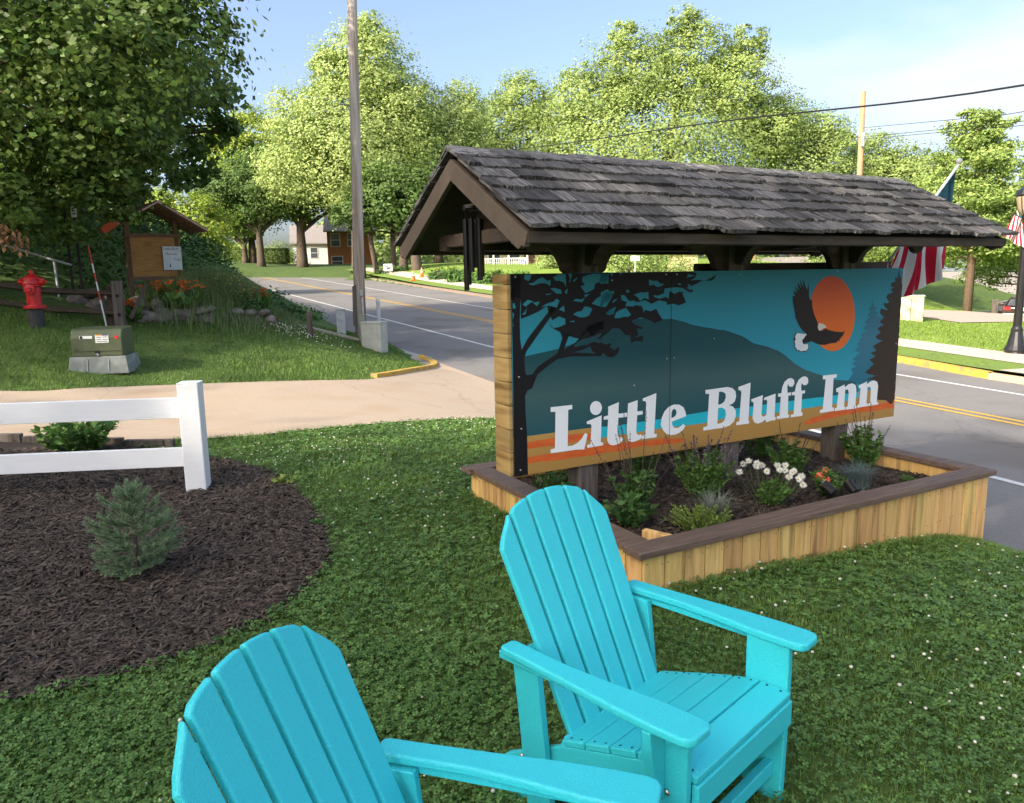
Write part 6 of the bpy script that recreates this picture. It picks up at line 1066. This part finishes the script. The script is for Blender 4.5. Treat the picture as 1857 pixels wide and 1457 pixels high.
# ================================================================== LAWN, CLOVER, CHIPS (uncountable)
m_gr = mat('grass_blade', (.115, .205, .040), (.165, .275, .055), scale=3, rough=.55, island=.4, hue=.02, transl=.3, c3=(.16, .25, .055), s3=1.2)
m_clv = mat('clover_leaf', (.095, .195, .045), (.145, .265, .065), scale=3, rough=.5, island=.35, hue=.012, transl=.25)
m_cfl = mat('clover_flower', (.55, .54, .42), (.70, .68, .58), scale=60, rough=.8, island=.15)
def onlawn(x, y):
    ok = ~inpoly(x, y, DRIVE) & ~inpoly(x, y, MULCH) & ~inpoly(x, y, PLANTER) & (rq(x, y) < 6.05); return ok
def fan(n, d0, d1, a0=-.72, a1=.74):
    a = rng.uniform(a0, a1, n); d = np.sqrt(rng.uniform(d0*d0, d1*d1, n)); x = d*np.sin(a); y = d*np.cos(a); k = onlawn(x, y); return x[k], y[k]
parts = []
for (n, d0, d1, h, wd, ln) in ((60000, .7, 3.2, .034, .0032, .9), (110000, 3.2, 6, .040, .0042, .85), (80000, 6, 10.5, .05, .006, .8)):
    x, y = fan(n, d0, d1); pt = .6+.8*(np.sin(x*2.1+1.3)*np.sin(y*1.7+.4)*.5+.5); V, T = blades(np.c_[x, y, tz(x, y)-.004], h*rng.uniform(.55, 1.25, len(x))*pt, np.full(len(x), wd), np.full(len(x), ln)); parts.append((V, T))
n = 2600; s_ = rng.uniform(-.05, PL+.05, n); v_ = -np.abs(rng.normal(0, .045, n)); P_ = SA+s_[:, None]*SU+v_[:, None]*SV; n2 = 1800; v2 = rng.uniform(0, PW, n2); s2 = -np.abs(rng.normal(0, .04, n2)); P2 = SA+s2[:, None]*SU+v2[:, None]*SV; P_ = np.concatenate([P_, P2]); V, T = blades(np.c_[P_, tz(P_[:, 0], P_[:, 1])-.01], rng.uniform(.03, .085, len(P_)), np.full(len(P_), .0045), np.full(len(P_), .7)); parts.append((V, T))
cx_, cy_ = rng.uniform(-4, 4.5, 260), rng.uniform(1.0, 8.5, 260); tx = (cx_[:, None]+rng.normal(0, .05, (260, 34))).ravel(); ty = (cy_[:, None]+rng.normal(0, .05, (260, 34))).ravel(); k = onlawn(tx, ty); tx, ty = tx[k], ty[k]; V, T = blades(np.c_[tx, ty, tz(tx, ty)-.004], rng.uniform(.03, .065, len(tx)), np.full(len(tx), .004), np.full(len(tx), 1.0)); parts.append((V, T))
tag(stuffmesh('lawn_grass', parts, m_gr), 'short green lawn grass around the chairs and planter', 'grass', kind='stuff')
V_, F_ = [], []; fl_ = []
for (n, d0, d1, s) in ((52000, .7, 3.2, .0125), (52000, 3.2, 6.2, .016), (26000, 6.2, 9.5, .021)):
    x, y = fan(n, d0, d1); dn = np.sin(x*1.3+.5)*np.sin(y*1.1+2)+.35*np.sin(x*3.7)*np.sin(y*4.1); k = dn+rng.uniform(-.9, 1.2, len(x)) > -.35; x, y = x[k], y[k]; n = len(x); z = tz(x, y)+rng.uniform(.012, .045, n); th = rng.uniform(0, 6.28, n); nr = np.c_[rng.normal(0, .33, n), rng.normal(0, .33, n), np.ones(n)]; nr /= np.linalg.norm(nr, axis=1, keepdims=True); c = np.c_[x, y, z]; sz = s*rng.uniform(.65, 1.25, n)[:, None]
    for j in range(3):
        a = th+j*2.094; d = np.c_[np.cos(a), np.sin(a), np.zeros(n)]; d -= nr*(d*nr).sum(1, keepdims=True); sd = np.cross(nr, d); V_.append(np.stack([c, c+d*sz*.75+sd*sz*.55, c+d*sz*1.15, c+d*sz*.75-sd*sz*.55], 1).reshape(-1, 3))
V = np.concatenate(V_); tag(obj('clover_leaves', npmesh('clover_leaves', V, np.arange(len(V)).reshape(-1, 4)), m_clv), 'clover leaves mixed through the near lawn', 'clover', kind='stuff')
bm = bmesh.new(); bmesh.ops.create_icosphere(bm, subdivisions=1, radius=1); iv = np.array([q.co[:] for q in bm.verts]); bm.verts.index_update(); it = np.array([[q.index for q in f.verts] for f in bm.faces]); bm.free()
x, y = fan(8500, 1.0, 10.5); den = np.where(x > .9, .55, .12)+.18*((y > 5.2) & (x < .6))+.12*((x < -1) & (y > 6)); den *= .35+1.1*(np.sin(x*2.3)*np.sin(y*1.9+1) > .1); k = rng.uniform(0, 1, len(x)) < den*.8; x, y = x[k], y[k]
c = np.c_[x, y, tz(x, y)+rng.uniform(.03, .055, len(x))]; s = rng.uniform(.005, .0095, len(x)); V = (c[:, None]+iv[None]*s[:, None, None]*np.array([1, 1, .85])).reshape(-1, 3); F = (it[None]+np.arange(len(x))[:, None, None]*len(iv)).reshape(-1, 3)
tag(obj('clover_flowers', npmesh('clover_flowers', V, F), m_cfl), 'small white clover flowers dotting the lawn', 'clover', kind='stuff')
# island and hillside turf
parts = []; n = 150000; x = rng.uniform(-12, -1.5, n); y = rng.uniform(9.6, 20, n); ok = onlawn(x, y) & (rq(x, y) < 5.8) & (y > 9.9); ok &= ~((x < -7.6) & (y > 14.3)); x, y = x[ok], y[ok]; pt = .6+.7*(np.sin(x*1.3)*np.sin(y*1.1)*.5+.5)
V, T = blades(np.c_[x, y, tz(x, y)-.01], rng.uniform(.03, .085, len(x))*pt, np.full(len(x), .008), np.full(len(x), .8)); parts.append((V, T)); tag(stuffmesh('island_grass', parts, m_gr), 'longer grass on the island between driveway and road', 'grass', kind='stuff')
x = rng.normal(-4.9, .7, 200); y = 16.2+.35*(x+4.9)*-1+rng.normal(0, .35, 200); k = onlawn(x, y); x, y = x[k], y[k]; c = np.c_[x, y, tz(x, y)+.09]; V = (c[:, None]+iv[None]*.012).reshape(-1, 3); F = (it[None]+np.arange(len(x))[:, None, None]*len(iv)).reshape(-1, 3); tag(obj('island_clover_flowers', npmesh('island_clover_flowers', V, F), m_cfl), 'white clover patch on the island grass', 'clover', kind='stuff')
# far lawn blades on the sunlit right
n = 60000; t__ = rng.uniform(4, 32, n); q__ = rng.uniform(15.5, 34, n); X, Y = RP(t__, q__); k = ((q__ > WALK_B(t__)+.05) | ((q__ < WALK_A(t__)-.05) & (q__ > kerb_q(t__)+.25) & (t__ > 9.1))) & (X/Y > .42) & ~((t__ > 16.3) & (t__ < 20.7) & (q__ > WALK_B(t__)+7.8) & (q__ < WALK_B(t__)+19.2)); X, Y, q2 = X[k], Y[k], q__[k]
t2 = t__[k]; kk_ = np.clip((q2-WALK_B(t2))/7, 0, 1); g_ = tz(X, Y); Z = np.maximum(g_, road_z(X, Y))*(1-kk_)+g_*kk_+.09
V, T = blades(np.c_[X, Y, Z], rng.uniform(.05, .10, len(X)), np.full(len(X), .022), np.full(len(X), .9)); tag(stuffmesh('far_grass', [(V, T)], mat('sunny_grass', (.16, .25, .025), (.23, .33, .05), scale=2, rough=.6, island=.3, transl=.3)), 'sunlit grass across the road on the right', 'grass', kind='stuff')
# mulch chips
m_chip = mat('mulch_chip', (.036, .028, .0225), (.108, .082, .062), scale=30, rough=.9, island=.6)
def chips(name, x, y, z, s, label):
    n = len(x); a = rng.uniform(0, np.pi, n); L = rng.uniform(.012, .040, n)*s; W = rng.uniform(.003, .007, n)*s; Tk = rng.uniform(.002, .005, n)*s; tl = rng.normal(0, .28, n)
    d = np.c_[np.cos(a)*np.cos(tl), np.sin(a)*np.cos(tl), np.sin(tl)]; sd = np.c_[-np.sin(a), np.cos(a), rng.normal(0, .2, n)]; u = np.cross(d, sd); c = np.c_[x, y, z]
    P = [c-d*L[:, None]-sd*W[:, None], c-d*L[:, None]+sd*W[:, None], c-d*L[:, None]*.8+u*Tk[:, None], c+d*L[:, None]-sd*W[:, None]*.6, c+d*L[:, None]+sd*W[:, None]*.6, c+d*L[:, None]*.85+u*Tk[:, None]]
    V = np.stack(P, 1).reshape(-1, 3); b = np.arange(n)*6; F = np.concatenate([np.stack([b+i, b+j, b+k], 1) for i, j, k in ((0, 2, 1), (3, 4, 5), (0, 3, 5), (0, 5, 2), (1, 2, 5), (1, 5, 4))]); return tag(obj(name, npmesh(name, V, F), m_chip), label, 'mulch', kind='stuff')
a = rng.uniform(-.95, -.1, 70000); d = 2.2+rng.uniform(0, 1, 70000)**1.15*6.3; x = d*np.sin(a); y = d*np.cos(a); k = inpoly(x+rng.normal(0, .03, len(x)), y+rng.normal(0, .03, len(x)), [tuple(p) for p in MULCH]); x, y = x[k], y[k]; chips('mulch_chips', x, y, tz(x, y)+.02+rng.uniform(.0, .014, len(x)), 1.25+.08*np.hypot(x, y)/4, 'dark shredded bark mulch in the bed by the white fence')
s_ = rng.uniform(.1, PL-.1, 11000); v_ = rng.uniform(.1, PW-.1, 11000); P_ = SA[None]+s_[:, None]*SU+v_[:, None]*SV; chips('planter_mulch_chips', P_[:, 0], P_[:, 1], PMZ+.02*np.sin(P_[:, 0]*5)*np.sin(P_[:, 1]*4)+rng.uniform(0, .014, 11000), 1.1, 'dark shredded bark mulch inside the sign planter')

# straw and thatch bits lying in the turf
m_straw = mat('dry_straw', (.22, .18, .09), (.32, .26, .14), scale=20, rough=.9, island=.4)
x, y = fan(4500, .8, 8); k = (np.sin(x*2.7+1)*np.sin(y*2.2)+rng.uniform(-.6, .6, len(x))) > .35; x, y = x[k], y[k]; a = rng.uniform(0, 6.28, len(x)); V, F = leafquads(np.c_[x, y, tz(x, y)+rng.uniform(.006, .03, len(x))], np.c_[np.cos(a), np.sin(a), rng.normal(0, .15, len(x))], rng.uniform(.02, .05, len(x)), .07); tag(obj('thatch', npmesh('thatch', V, F), m_straw), 'dry straw bits lying in the lawn', 'thatch', kind='stuff')
def onefallen(label, x, y, s, m, n=1):
    t = thing('fallen_leaf', label, 'leaf', (x, y, gz(x, y)+.035)); V, F = flatleaves(np.zeros((n, 3))+rng.normal(0, .004, (n, 3)), s, .4, .45); obj('leaf_blade', npmesh('leaf_blade', V, F), m, t)
onefallen('single orange leaf lying on the mulch left of the spruce', -2.80, 4.78, .075, m_orange)
stem_plant('weed', 'small pale weed at the rim of the mulch bed near the fence post', 'weed', (-1.80, 5.75, gz(-1.8, 5.75)), .10, .08, 8, .06, m_leafy, 6); stem_plant('weed', 'small weed at the rim of the mulch bed nearer the chairs', 'weed', (-1.26, 4.75, gz(-1.26, 4.75)), .07, .08, 7, .05, m_leafm, 6)
for o in scene.objects:
    if o.parent and o.type == 'MESH' and o.name.split('.')[0] in ('leaves', 'flower_spikes', 'petals', 'flower_stems', 'stems', 'needles', 'branches', 'blades', 'flowers', 'flower_heads', 'flower_centres', 'yellow_flowers', 'foliage'): o['kind'] = 'stuff'
